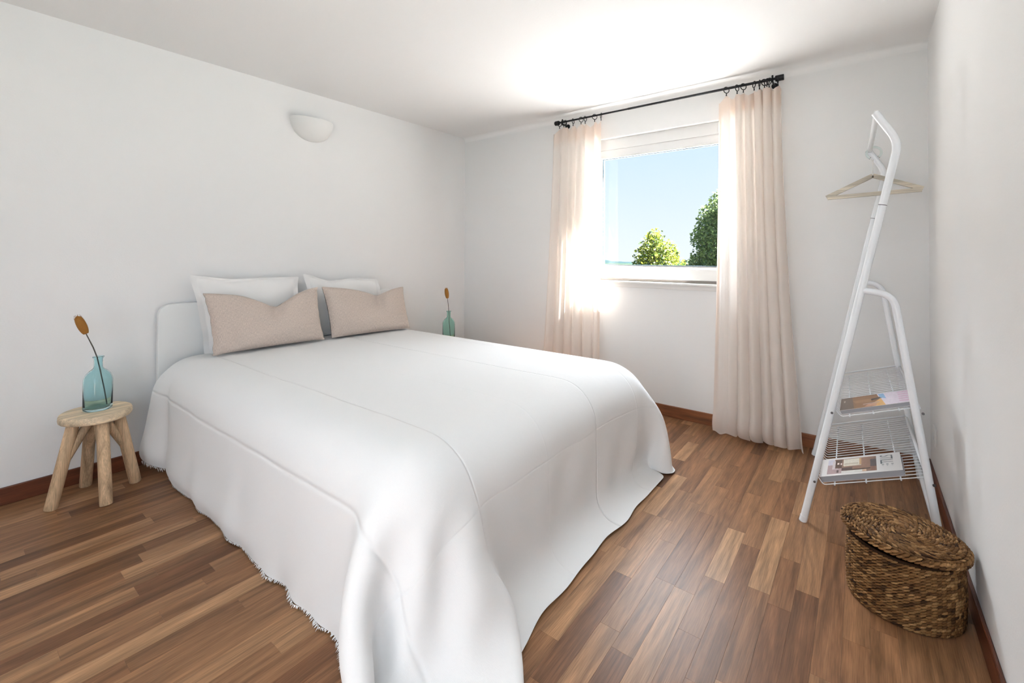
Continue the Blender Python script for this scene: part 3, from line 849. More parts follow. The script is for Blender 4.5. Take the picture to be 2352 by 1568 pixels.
CLOTH_Y = [
    [1568,112,96,113,68,-46,-50,-58,26,111,110,104,102,107,112,101,103,108,109,110,110,110,111,110,111,111,110,111,111,111,111,112,112,111,112,112,112,112,112,112,112,112,112,112,112,112,112,112,112,112,112,112],
    [1558,112,111,92,115,25,-51,-64,-40,113,109,104,98,77,93,105,112,111,111,111,111,110,112,110,112,110,112,108,112,112,112,112,112,112,112,112,112,112,111,112,112,112,112,112,112,112,112,112,112,112,112,112],
    [1548,112,111,105,98,111,-28,-61,-45,34,116,104,88,81,79,101,111,112,112,110,112,111,112,110,112,111,111,110,112,111,112,112,112,112,112,112,112,111,112,112,112,112,112,112,112,112,112,112,112,111,112,112],
    [1536,112,111,111,106,101,61,-49,-54,-3,73,114,93,68,78,96,110,112,111,111,112,111,111,111,112,111,111,111,112,112,111,112,112,112,112,112,112,111,112,112,112,112,112,112,112,112,111,112,112,112,112,112],
    [1523,112,111,112,111,109,113,-4,-56,-39,21,97,108,73,67,94,110,112,112,111,111,112,111,111,112,111,111,112,112,112,111,112,112,112,112,112,111,112,112,112,112,112,112,112,112,111,112,112,112,112,112,111],
    [1508,111,112,111,111,109,101,79,-8,-47,-35,44,111,89,61,94,110,111,112,111,112,111,111,112,112,111,112,112,111,112,112,112,112,112,111,112,112,112,112,112,112,112,112,112,112,111,112,112,112,112,111,112],
    [1492,111,111,110,110,103,76,79,65,8,-40,-22,80,106,66,93,111,111,112,111,111,112,112,111,112,112,112,112,111,112,112,112,112,112,112,112,112,112,112,112,112,112,112,112,112,111,112,112,112,112,111,112],
    [1477,111,111,110,111,87,39,74,65,60,22,-43,35,106,86,94,112,110,112,111,112,111,112,112,112,112,112,112,112,113,111,113,112,112,112,112,112,112,112,112,112,112,112,112,112,112,112,111,112,112,112,111],
    [1463,111,111,112,103,76,27,38,64,59,52,31,-3,92,102,101,112,111,111,112,112,112,112,113,112,112,113,112,113,112,112,113,112,112,112,113,112,112,112,112,112,112,112,112,112,112,112,112,111,112,112,112],
    [1448,111,111,108,86,80,54,7,24,52,63,50,40,78,107,109,112,112,113,112,113,113,113,113,113,113,113,113,112,113,113,112,112,113,112,113,112,112,112,113,112,112,112,112,112,112,112,112,111,112,112,112],
    [1429,112,111,98,60,75,77,53,6,7,43,67,58,91,108,115,114,115,115,114,114,114,114,114,113,114,113,113,113,113,113,113,113,112,113,112,113,112,112,113,112,112,112,112,112,112,112,112,112,112,111,112],
    [1461,66,110,102,61,31,63,71,59,22,4,49,64,96,114,119,118,117,117,116,115,115,114,115,114,114,114,113,113,114,113,113,113,112,113,113,112,113,112,112,113,112,112,112,112,112,112,112,112,112,112,111],
    [1576,-13,60,99,62,23,45,56,59,56,23,34,69,98,116,120,118,119,117,117,115,116,115,115,114,114,114,114,114,113,114,113,113,113,112,113,113,112,113,112,112,113,112,112,112,112,112,112,112,112,112,112],
    [1685,-13,2,47,55,47,42,37,46,50,47,40,70,96,114,119,117,117,117,116,116,115,116,114,115,114,114,114,114,113,113,114,113,113,113,112,113,113,112,113,112,112,113,112,112,112,112,112,112,112,112,112],
    [1694,90,0,12,40,54,44,24,21,32,40,43,72,96,111,116,115,116,116,116,115,115,115,114,114,115,113,114,114,113,114,113,113,113,113,113,112,113,112,113,112,113,112,112,112,113,112,112,112,112,111,112],
    [1716,115,61,10,34,49,27,12,10,6,14,46,74,96,111,114,114,115,114,115,114,115,114,115,114,114,113,114,113,114,113,113,113,113,113,113,112,113,113,112,113,112,112,112,113,112,112,112,112,112,112,112],
    [1742,112,96,45,27,18,0,0,0,0,15,48,76,97,110,113,114,114,114,114,114,114,114,114,113,114,113,114,113,113,114,113,113,112,113,113,113,112,113,112,113,112,112,113,112,112,112,112,112,112,112,112],
    [1759,112,95,60,14,0,0,0,0,0,16,49,76,98,110,114,113,113,114,113,114,113,114,113,114,113,113,114,113,113,113,113,113,113,112,113,113,112,113,112,112,113,112,112,112,113,112,112,112,112,112,111],
    [1770,113,94,44,3,1,3,4,5,3,17,49,77,98,111,113,112,114,113,113,113,113,113,114,113,113,113,113,113,113,113,113,113,112,113,113,112,113,112,113,112,112,112,113,112,112,112,112,112,112,112,112],
    [1778,114,94,43,-2,-4,5,5,5,2,17,50,78,98,110,113,113,113,113,112,113,113,113,113,113,113,113,113,113,112,113,113,113,112,113,113,112,112,113,112,113,112,112,112,112,113,112,112,112,112,111,112],
    [1785,113,93,43,6,0,-2,0,2,0,18,50,78,98,111,112,113,112,113,113,112,113,113,113,112,113,113,113,112,113,113,113,112,113,112,113,112,113,112,112,113,112,112,112,112,112,113,112,111,112,112,112],
    [1790,113,92,41,4,0,0,0,0,0,18,51,78,98,110,113,112,113,112,113,112,113,113,112,113,113,112,113,113,112,113,112,113,112,113,112,113,112,112,113,112,112,112,113,112,112,112,112,112,112,111,112],
    [1794,113,91,39,0,1,1,1,0,0,18,51,78,99,110,112,113,112,112,113,112,113,112,113,112,113,113,112,113,112,113,112,113,112,113,112,113,112,112,113,112,112,112,112,112,112,112,112,112,112,112,112],
    [1796,114,90,38,2,-1,0,1,0,0,18,51,78,99,110,113,112,112,112,113,112,112,113,113,112,113,112,113,112,113,112,113,112,113,112,112,113,112,112,113,112,112,112,112,112,112,112,112,112,112,112,112],
    [1798,113,91,37,-3,3,1,0,0,0,19,50,78,99,110,112,113,112,112,112,113,112,113,112,113,112,113,112,113,112,113,112,113,112,112,113,112,112,113,112,112,112,112,112,112,112,112,112,112,112,112,112],
    [1798,114,90,37,1,-3,1,1,1,0,18,51,78,99,110,112,113,112,112,112,113,112,112,113,112,113,112,113,112,113,112,113,112,112,113,112,113,112,112,112,112,113,112,112,112,112,112,112,112,112,112,111],
    [1798,114,90,37,-2,1,1,1,0,0,18,51,78,99,110,112,112,112,113,112,112,113,112,113,112,113,112,113,112,113,112,112,113,112,113,112,112,113,112,112,112,112,113,112,112,112,112,112,112,111,112,112],
    [1797,114,91,37,1,0,0,0,0,0,18,51,78,98,110,113,112,112,112,113,112,112,113,112,113,112,113,112,113,112,113,112,113,112,113,112,112,113,112,112,112,112,113,112,112,112,112,112,112,112,112,111],
    [1796,113,92,38,0,-3,2,1,1,0,18,50,78,99,110,112,112,113,112,112,113,112,113,112,113,112,113,112,113,112,113,112,113,112,113,112,113,112,112,112,113,112,112,112,112,112,112,112,112,112,112,112],
    [1794,113,92,39,-3,0,3,1,1,0,17,51,77,99,110,113,112,112,112,113,112,113,112,113,112,113,113,112,113,113,112,113,112,113,112,113,112,112,113,112,112,112,113,112,112,112,112,112,112,112,112,112],
    [1792,113,92,40,2,-1,0,-1,1,0,18,50,78,99,110,113,112,112,113,112,113,112,113,113,112,113,113,113,112,113,113,112,113,112,113,112,113,112,113,112,112,112,113,112,112,112,112,112,112,112,112,112],
    [1790,114,91,40,2,-2,-1,-1,1,1,18,51,79,98,111,112,113,113,112,113,112,113,113,113,112,113,113,113,113,112,113,113,113,112,113,112,113,112,113,112,112,113,112,112,112,112,112,112,112,112,112,112],
    [1789,114,91,39,-1,-5,0,0,2,1,19,52,80,99,110,113,113,112,113,113,113,113,113,113,113,113,113,113,112,113,113,113,113,112,113,113,112,113,112,113,112,112,113,112,112,112,112,112,112,112,112,112],
    [1788,114,91,38,-2,-8,-2,1,2,3,19,53,81,99,111,113,113,113,113,113,113,113,114,113,113,113,113,113,113,113,113,113,113,113,113,112,113,112,113,113,112,112,113,112,112,112,112,112,112,112,112,112],
    [1787,114,90,38,-3,-7,-4,-1,1,4,20,54,82,99,111,113,114,113,114,113,113,114,114,113,113,114,113,114,113,113,113,113,113,113,113,113,112,113,112,113,112,113,112,112,113,112,112,112,112,112,112,112],
    [1785,115,90,37,-5,-9,-5,-2,2,4,21,55,83,100,110,114,114,114,114,114,113,115,113,114,114,114,113,114,113,113,114,113,113,113,113,113,112,113,113,112,113,112,112,113,112,112,112,113,112,112,112,112],
    [1784,115,90,37,-7,-16,-13,-1,7,10,20,56,83,101,111,115,114,114,115,114,114,115,114,115,113,114,114,114,113,114,113,114,113,113,113,113,112,113,113,112,113,112,113,112,112,113,112,112,112,112,112,112],
    [1783,115,93,36,-19,-25,-4,4,9,7,20,55,84,102,111,116,115,115,116,115,115,115,114,115,114,114,114,114,114,114,113,113,113,114,113,113,112,113,113,112,113,112,113,112,112,113,112,112,112,112,112,112],
    [1782,114,95,37,-15,-15,-11,-4,2,7,19,53,84,104,113,118,116,117,116,116,115,115,115,115,115,114,114,114,114,114,113,113,114,113,113,113,112,113,113,112,113,112,113,112,112,113,112,112,112,112,112,112],
    [1781,114,96,39,-16,-18,-12,-13,-24,-6,40,74,83,110,115,119,117,118,116,117,115,116,115,115,114,115,114,114,113,114,113,114,113,113,113,113,112,113,113,112,113,112,113,112,112,112,112,113,112,112,112,111],
    [1779,114,98,48,-7,-40,-49,-49,-31,32,77,88,80,108,120,121,117,117,116,116,115,116,115,114,114,114,114,114,114,113,113,113,113,113,113,113,113,112,113,112,113,112,112,113,112,112,112,112,112,112,112,112],
    [1777,113,109,36,-54,-69,-61,-46,23,77,94,83,72,102,117,119,117,118,117,116,116,115,115,115,114,113,114,113,113,113,113,113,113,113,113,112,113,112,113,112,113,112,112,112,113,112,112,112,112,112,112,111],
    [1990,0,-1,13,-80,-75,-68,8,73,90,86,45,75,111,114,116,117,118,117,117,116,116,115,114,114,113,113,113,112,113,113,113,112,113,112,113,112,112,113,112,112,113,112,112,112,112,112,112,112,112,112,112],
    [1925,-7,-10,-18,-46,-79,-4,70,85,80,35,44,103,102,112,113,117,116,117,117,116,116,116,114,113,112,113,112,112,113,112,113,112,112,113,112,112,112,113,112,112,112,112,112,112,113,112,112,112,111,112,112],
    [1841,-11,-15,-18,-48,-8,67,85,76,34,22,90,84,101,111,104,118,109,118,117,117,116,116,114,112,112,112,112,112,112,112,112,113,112,112,112,112,112,112,112,112,113,112,112,112,112,112,112,112,112,112,111],
    [1777,-19,-26,-8,1,69,82,76,37,13,78,77,62,111,95,104,118,100,118,118,116,117,114,114,112,112,111,112,112,112,112,112,112,112,111,112,112,112,112,112,112,113,112,112,112,112,112,112,112,112,112,112],
    [1726,-1,2,8,44,70,86,56,13,64,77,29,85,108,76,104,118,93,113,119,114,117,113,114,112,111,111,112,111,112,112,111,112,112,112,112,112,111,112,112,112,112,112,113,112,112,112,112,112,112,111,112],
    [1725,4,28,36,27,39,109,63,41,77,21,41,97,97,61,105,116,85,106,120,112,117,111,114,110,112,110,112,112,111,111,112,111,112,112,112,112,111,112,112,112,112,112,112,112,112,112,112,112,112,112,112],
    [1747,35,14,36,41,54,58,103,72,38,4,64,97,80,52,106,111,77,100,118,110,116,109,113,111,110,111,111,111,111,111,112,111,112,112,112,111,112,112,112,112,112,112,112,112,112,112,112,112,112,112,112],
    [1791,15,34,35,46,58,72,98,100,-3,15,72,93,55,48,104,107,71,92,114,109,113,109,110,112,109,110,110,112,111,111,110,112,112,111,112,112,112,112,112,112,112,112,112,112,111,112,112,112,113,112,112],
]
CLOTH_Z = [
    [24,0,53,15,-68,0,0,0,0,0,0,0,0,0,0,0,0,1,0,-1,1,0,0,1,-1,1,-2,0,0,0,0,0,0,0,0,0,0,0,0,0,0,0,0,0,0,0,0,0,0,0,0,0],
    [24,0,15,62,0,-77,0,0,100,0,-22,3,7,12,-1,2,6,4,-1,1,1,0,0,0,0,0,0,-3,-2,-1,-1,0,-1,-1,-1,0,0,-1,0,0,0,0,0,0,1,0,0,0,1,0,1,0],
    [24,0,1,35,50,-34,-52,15,101,85,-16,1,12,10,4,2,4,4,0,1,1,0,1,-1,0,1,-1,-2,-2,-1,-1,-1,0,-1,0,-1,0,0,-1,0,0,0,0,1,0,0,0,1,0,0,0,1],
    [24,0,0,3,18,29,14,-13,94,107,41,4,10,12,3,3,5,4,1,1,0,1,1,-1,0,0,-1,-2,-2,-1,-1,-1,-1,-1,0,-1,0,0,0,-1,0,1,0,0,0,0,1,0,0,1,0,0],
    [24,0,0,0,2,-2,14,101,74,106,79,34,13,9,5,2,5,4,2,1,0,1,0,0,0,0,-1,-2,-2,-1,-1,-1,-1,-1,0,-1,0,0,-1,0,0,0,1,0,0,0,0,1,0,1,0,0],
    [24,0,0,0,0,6,32,83,113,100,99,72,30,10,2,3,5,4,2,1,1,1,0,0,0,-1,-1,-2,-1,-2,-1,-1,-1,0,-1,0,-1,0,0,0,0,0,0,0,1,0,0,1,0,0,1,0],
    [24,0,0,0,0,38,84,57,98,107,97,93,66,20,0,2,6,4,3,1,1,1,0,-1,0,0,-1,-2,-1,-1,-2,-1,-1,0,-1,0,0,-1,0,0,0,0,0,1,0,0,0,1,0,1,0,0],
    [24,0,0,0,11,72,101,84,80,99,100,91,87,45,3,2,6,5,2,2,1,1,0,-1,0,0,-1,-1,-2,-1,-1,-1,-1,-1,0,-1,0,0,0,0,0,0,0,0,0,1,0,0,1,0,1,0],
    [24,0,0,4,47,84,103,99,93,89,100,95,91,65,14,3,8,5,2,2,1,0,0,0,0,0,-1,-1,-1,-2,-1,-1,-1,0,-1,0,0,-1,0,0,0,0,1,0,0,0,1,0,0,1,0,1],
    [24,1,3,35,74,80,97,105,105,100,92,99,92,72,32,11,7,5,2,2,1,0,0,0,0,0,-1,-1,-1,-1,-1,-1,0,-1,0,-1,0,0,0,0,0,0,0,0,1,0,0,0,1,0,1,0],
    [41,13,11,56,90,83,83,99,107,110,106,97,95,71,42,15,7,3,3,1,1,0,1,0,-1,0,0,-1,-1,0,-1,-1,0,-1,0,0,-1,0,0,0,0,0,1,0,0,0,0,1,0,0,1,0],
    [24,83,20,45,89,100,92,89,98,109,115,107,98,74,41,12,4,3,2,1,0,1,0,0,0,0,-1,0,0,-1,0,-1,0,0,-1,0,0,0,0,0,0,0,0,0,1,0,0,0,0,1,0,0],
    [24,57,96,48,87,101,98,96,96,100,112,113,97,73,39,7,2,2,1,0,0,1,0,0,0,0,-1,0,0,0,0,0,-1,0,0,0,0,0,0,0,0,0,0,0,0,0,0,0,1,0,0,0],
    [24,49,87,104,88,91,98,103,101,101,104,109,93,69,35,4,0,0,0,0,0,0,0,0,0,0,0,0,0,0,0,0,0,0,0,0,0,0,0,0,0,0,0,0,0,0,0,0,0,0,0,0],
    [24,50,77,102,105,85,97,108,110,107,105,105,88,63,31,3,0,0,0,0,0,0,0,0,0,0,0,0,0,0,0,0,0,0,0,0,0,0,0,0,0,0,0,0,0,0,0,0,0,0,0,0],
    [24,5,95,102,104,95,108,111,112,113,112,103,85,60,29,2,0,0,0,0,0,0,0,0,0,0,0,0,0,0,0,0,0,0,0,0,0,0,0,0,0,0,0,0,0,0,0,0,0,0,0,0],
    [24,7,63,105,109,112,114,113,113,114,112,103,84,59,26,2,0,0,0,0,0,0,0,0,0,0,0,0,0,0,0,0,0,0,0,0,0,0,0,0,0,0,0,0,0,0,0,0,0,0,0,0],
    [24,7,63,98,114,114,114,115,114,114,113,102,84,57,26,1,0,0,0,0,0,0,0,0,0,0,0,0,0,0,0,0,0,0,0,0,0,0,0,0,0,0,0,0,0,0,0,0,0,0,0,0],
    [24,3,64,104,113,114,114,114,114,114,113,103,83,57,25,1,0,0,0,0,0,0,0,0,0,0,0,0,0,0,0,0,0,0,0,0,0,0,0,0,0,0,0,0,0,0,0,0,0,0,0,0],
    [24,3,64,105,114,113,114,114,114,115,113,102,83,56,25,1,0,0,0,0,0,0,0,0,0,0,0,0,0,0,0,0,0,0,0,0,0,0,0,0,0,0,0,0,0,0,0,0,0,0,0,0],
    [24,4,66,105,113,114,113,114,114,115,112,103,82,56,24,1,0,0,0,0,0,0,0,0,0,0,0,0,0,0,0,0,0,0,0,0,0,0,0,0,0,0,0,0,0,0,0,0,0,0,0,0],
    [24,4,68,106,113,113,114,114,114,113,113,102,82,55,24,1,0,0,0,0,0,0,0,0,0,0,0,0,0,0,0,0,0,0,0,0,0,0,0,0,0,0,0,0,0,0,0,0,0,0,0,0],
    [24,4,69,107,113,113,113,114,114,113,113,101,82,56,23,1,0,0,0,0,0,0,0,0,0,0,0,0,0,0,0,0,0,0,0,0,0,0,0,0,0,0,0,0,0,0,0,0,0,0,0,0],
    [24,5,69,107,113,113,113,114,113,114,112,102,81,56,23,1,0,0,0,0,0,0,0,0,0,0,0,0,0,0,0,0,0,0,0,0,0,0,0,0,0,0,0,0,0,0,0,0,0,0,0,0],
    [24,5,69,108,113,112,114,113,114,113,112,102,82,55,23,1,0,0,0,0,0,0,0,0,0,0,0,0,0,0,0,0,0,0,0,0,0,0,0,0,0,0,0,0,0,0,0,0,0,0,0,0],
    [24,5,70,107,113,113,113,113,114,113,112,102,81,56,23,1,0,0,0,0,0,0,0,0,0,0,0,0,0,0,0,0,0,0,0,0,0,0,0,0,0,0,0,0,0,0,0,0,0,0,0,0],
    [24,5,70,107,113,113,113,113,113,114,112,101,82,55,24,1,0,0,0,0,0,0,0,0,0,0,0,0,0,0,0,0,0,0,0,0,0,0,0,0,0,0,0,0,0,0,0,0,0,0,0,0],
    [24,5,69,107,113,113,113,114,113,113,112,102,82,55,24,1,0,0,0,0,0,0,0,0,0,0,0,0,0,0,0,0,0,0,0,0,0,0,0,0,0,0,0,0,0,0,0,0,0,0,0,0],
    [24,4,69,107,113,113,113,113,114,113,112,102,82,56,24,1,0,0,0,0,0,0,0,0,0,0,0,0,0,0,0,0,0,0,0,0,0,0,0,0,0,0,0,0,0,0,0,0,0,0,0,0],
    [24,4,68,107,113,113,113,113,114,113,112,102,83,56,24,1,0,0,0,0,0,0,0,0,0,0,0,0,0,0,0,0,0,0,0,0,0,0,0,0,0,0,0,0,0,0,0,0,0,0,0,0],
    [24,4,67,106,113,113,113,114,113,114,112,102,83,56,25,1,0,0,0,0,0,0,0,0,0,0,0,0,0,0,0,0,0,0,0,0,0,0,0,0,0,0,0,0,0,0,0,0,0,0,0,0],
    [24,4,65,106,113,113,113,114,113,114,112,103,83,57,25,1,0,0,0,0,0,0,0,0,0,0,0,0,0,0,0,0,0,0,0,0,0,0,0,0,0,0,0,0,0,0,0,0,0,0,0,0],
    [24,3,64,105,113,113,113,114,114,114,112,103,84,57,26,1,0,0,0,0,0,0,0,0,0,0,0,0,0,0,0,0,0,0,0,0,0,0,0,0,0,0,0,0,0,0,0,0,0,0,0,0],
    [24,2,62,104,113,113,114,114,114,114,112,104,84,58,27,1,0,0,0,0,0,0,0,0,0,0,0,0,0,0,0,0,0,0,0,0,0,0,0,0,0,0,0,0,0,0,0,0,0,0,0,0],
    [24,2,59,103,113,114,114,114,113,114,113,104,85,59,27,2,0,0,0,0,0,0,0,0,0,0,0,0,0,0,0,0,0,0,0,0,0,0,0,0,0,0,0,0,0,0,0,0,0,0,0,0],
    [24,1,57,102,113,113,114,114,114,114,113,104,86,60,29,2,0,0,0,0,0,0,0,0,0,0,0,0,0,0,0,0,0,0,0,0,0,0,0,0,0,0,0,0,0,0,0,0,0,0,0,0],
    [24,0,53,101,113,113,113,114,114,114,114,106,87,61,31,2,0,0,0,0,0,0,0,0,0,0,0,0,0,0,0,0,0,0,0,0,0,0,0,0,0,0,0,0,0,0,0,0,0,0,0,0],
    [24,0,46,100,113,113,114,114,113,115,113,107,89,64,32,3,0,0,0,0,0,0,0,0,0,0,0,0,0,0,0,0,0,0,0,0,0,0,0,0,0,0,0,0,0,0,0,0,0,0,0,0],
    [24,0,41,98,113,112,114,113,113,113,113,107,92,68,35,4,0,0,0,0,0,0,0,0,0,0,0,0,0,0,0,0,0,0,0,0,0,0,0,0,0,0,0,0,0,0,0,0,0,0,0,0],
    [24,0,37,94,113,112,113,111,109,113,110,98,93,71,38,8,3,2,2,1,1,0,1,0,1,0,0,0,1,0,0,0,0,0,0,0,0,0,0,0,0,0,0,0,0,0,0,1,0,0,0,0],
    [24,0,33,88,113,112,105,103,109,110,90,88,93,73,40,12,7,5,4,3,2,2,2,1,1,0,1,1,0,0,1,0,0,0,0,0,1,0,0,0,0,0,0,0,0,0,0,1,0,0,1,0],
    [24,0,16,94,111,96,91,109,105,84,73,87,94,72,41,17,10,9,6,4,3,3,2,2,1,1,1,1,1,0,1,0,0,0,1,0,0,0,0,1,0,0,0,0,0,0,1,0,0,1,0,1],
    [24,0,0,-12,85,97,123,116,89,72,89,114,103,54,39,20,14,11,7,5,4,3,3,2,2,1,2,1,1,0,1,0,0,1,0,0,0,1,0,0,1,0,0,0,0,0,1,0,1,0,1,1],
    [26,-2,-3,-7,43,115,109,81,63,81,107,108,81,40,37,26,14,10,8,5,4,4,3,3,1,2,1,2,1,0,1,0,0,0,1,0,0,1,0,1,0,0,0,1,0,0,0,1,0,1,1,1],
    [33,-9,-8,-10,50,100,74,55,73,98,104,74,56,41,37,30,15,3,8,5,4,3,4,2,2,1,2,2,1,0,1,0,0,0,0,1,0,0,1,1,0,1,0,0,0,1,0,0,1,1,0,1],
    [28,-4,1,7,-2,66,56,65,91,101,76,48,48,41,37,31,15,-1,6,6,4,4,3,2,2,1,2,2,1,0,0,0,0,0,1,0,1,0,0,1,1,1,0,0,0,1,0,1,0,1,1,1],
    [24,5,-6,-9,0,7,50,79,99,80,51,43,50,40,39,30,14,-3,5,5,5,3,2,3,2,1,2,2,1,0,0,0,0,0,0,1,0,0,1,1,1,1,0,1,0,0,0,1,0,1,1,1],
    [31,-7,0,-4,1,-1,11,70,88,51,37,43,46,40,39,29,12,-4,3,6,4,3,3,3,1,1,2,2,1,1,-1,-1,0,0,1,0,0,1,1,1,1,1,1,0,1,0,0,0,1,1,0,1],
    [25,-1,-2,-1,1,0,-1,22,56,35,37,43,46,40,39,28,10,-6,2,5,4,4,2,3,2,1,2,1,2,0,0,-1,0,0,0,0,1,0,1,1,2,1,0,1,0,0,1,0,1,0,1,1],
    [24,1,-1,0,0,0,2,1,-3,6,37,44,44,40,38,28,7,-7,0,5,4,3,3,3,2,0,2,2,1,1,0,-1,-1,0,0,1,0,0,1,2,2,1,0,1,0,0,1,0,1,0,1,1],
]

P = np.stack([np.cumsum(np.array(q_), axis=1) for q_ in (CLOTH_X, CLOTH_Y, CLOTH_Z)], -1) / 2000.0
NU, NV = P.shape[:2]
ok = np.ones((NU, NV), dtype=bool)
hgrid = 0.056
U0, V0 = 0.84 - 0.51, 1.02 - 0.585
vv = V0 + hgrid * np.arange(NV)
uu = U0 + hgrid * np.arange(NU)
# head end: the hem swings inwards, then out again towards the wall, and rises a little
for i in range(NU):
    for j in range(NV):
        if vv[j] > 3.02 and P[i, j, 0] < 1.2:
            w = max(0.0, 1 - P[i, j, 2] / 0.56) ** 0.8
            t_ = (vv[j] - 3.02) / 0.31
            dx = 0.055 * math.exp(-((t_ - 0.30) / 0.16) ** 2) - 0.075 * max(0, t_ - 0.35) / 0.65
            if t_ < 0.22: dx -= 0.02 * math.sin(PI * t_ / 0.22)
            P[i, j, 0] += dx * w
            P[i, j, 2] += 0.085 * max(0, t_ - 0.15) * w
# soft waves in the hanging left side
for i in range(NU):
    for j in range(NV):
        if P[i, j, 0] < 0.95 and vv[j] > 1.5 and vv[j] <= 3.02:
            w = max(0.0, 1 - P[i, j, 2] / 0.5) ** 1.5
            P[i, j, 0] += 0.008 * w * (math.sin(vv[j] * 19) + 0.6 * math.sin(vv[j] * 33 + 1))
# soft drape folds on the foot side
for i in range(NU):
    for j in range(NV):
        if P[i, j, 1] < 1.16 and 1.15 < P[i, j, 0] < 2.5 and vv[j] < 1.1:
            z_ = P[i, j, 2]
            w = min(1.0, max(0.0, (0.60 - z_) / 0.3)) * min(1, (P[i, j, 0] - 1.15) / 0.2) * min(1, (2.5 - P[i, j, 0]) / 0.2)
            P[i, j, 1] -= w * 0.007 * (math.sin(uu[i] * 13 + z_ * 5) + 0.7 * math.sin(uu[i] * 22 - z_ * 7 + 1.0) + 0.6)
idx = -np.ones((NU, NV), dtype=int)
b = MB()
vsx, uvx, fsx = [], [], []
for i in range(NU):
    for j in range(NV):
        if ok[i, j]:
            idx[i, j] = len(vsx)
            vsx.append(tuple(P[i, j])); uvx.append((uu[i], vv[j]))
for i in range(NU - 1):
    for j in range(NV - 1):
        q = (idx[i, j], idx[i + 1, j], idx[i + 1, j + 1], idx[i, j + 1])
        if min(q) >= 0: fsx.append(q)
b.add(vsx, fsx, uv=uvx)
cover = empty('coverlet', (1.72, 2.0, 0.63), 'large white cotton coverlet draped over the bed, hanging to the floor', 'bedspread')
b.build('cloth', M['coverlet'], cover, smooth=True, sub=3)
# frayed fringe along the left hem
fr = MB()
rr = random.Random(9)
for j in range(0, NV - 1):
    for s_ in range(12):
        t_ = (s_ + rr.random()) / 12
        p = Vector(P[0, j]) * (1 - t_) + Vector(P[0, j + 1]) * t_
        tg = (Vector(P[0, j + 1]) - Vector(P[0, j]))
        if tg.length < 1e-5: continue
        tg.normalize()
        inn = Vector(P[0, j]) - Vector(P[1, j])
        inn.normalize()
        out = Vector((inn.x - 0.35, inn.y, inn.z * 0.6 - 0.15)).normalized()
        L = rr.uniform(0.010, 0.024)
        w = rr.uniform(0.0012, 0.0026)
        side = tg * w
        end = p + out * L + tg * rr.uniform(-0.007, 0.007)
        end.z = max(end.z, 0.003)
        mid = (p + end) / 2 + tg * rr.uniform(-0.003, 0.003)
        fr.add([p - side, p + side, mid + side * .8, mid - side * .8, end], [(0, 1, 2, 3), (3, 2, 4)])
fr.build('fringe', M['pillow_white'], cover, kind='stuff')
# folded hem band at the foot
b = MB()
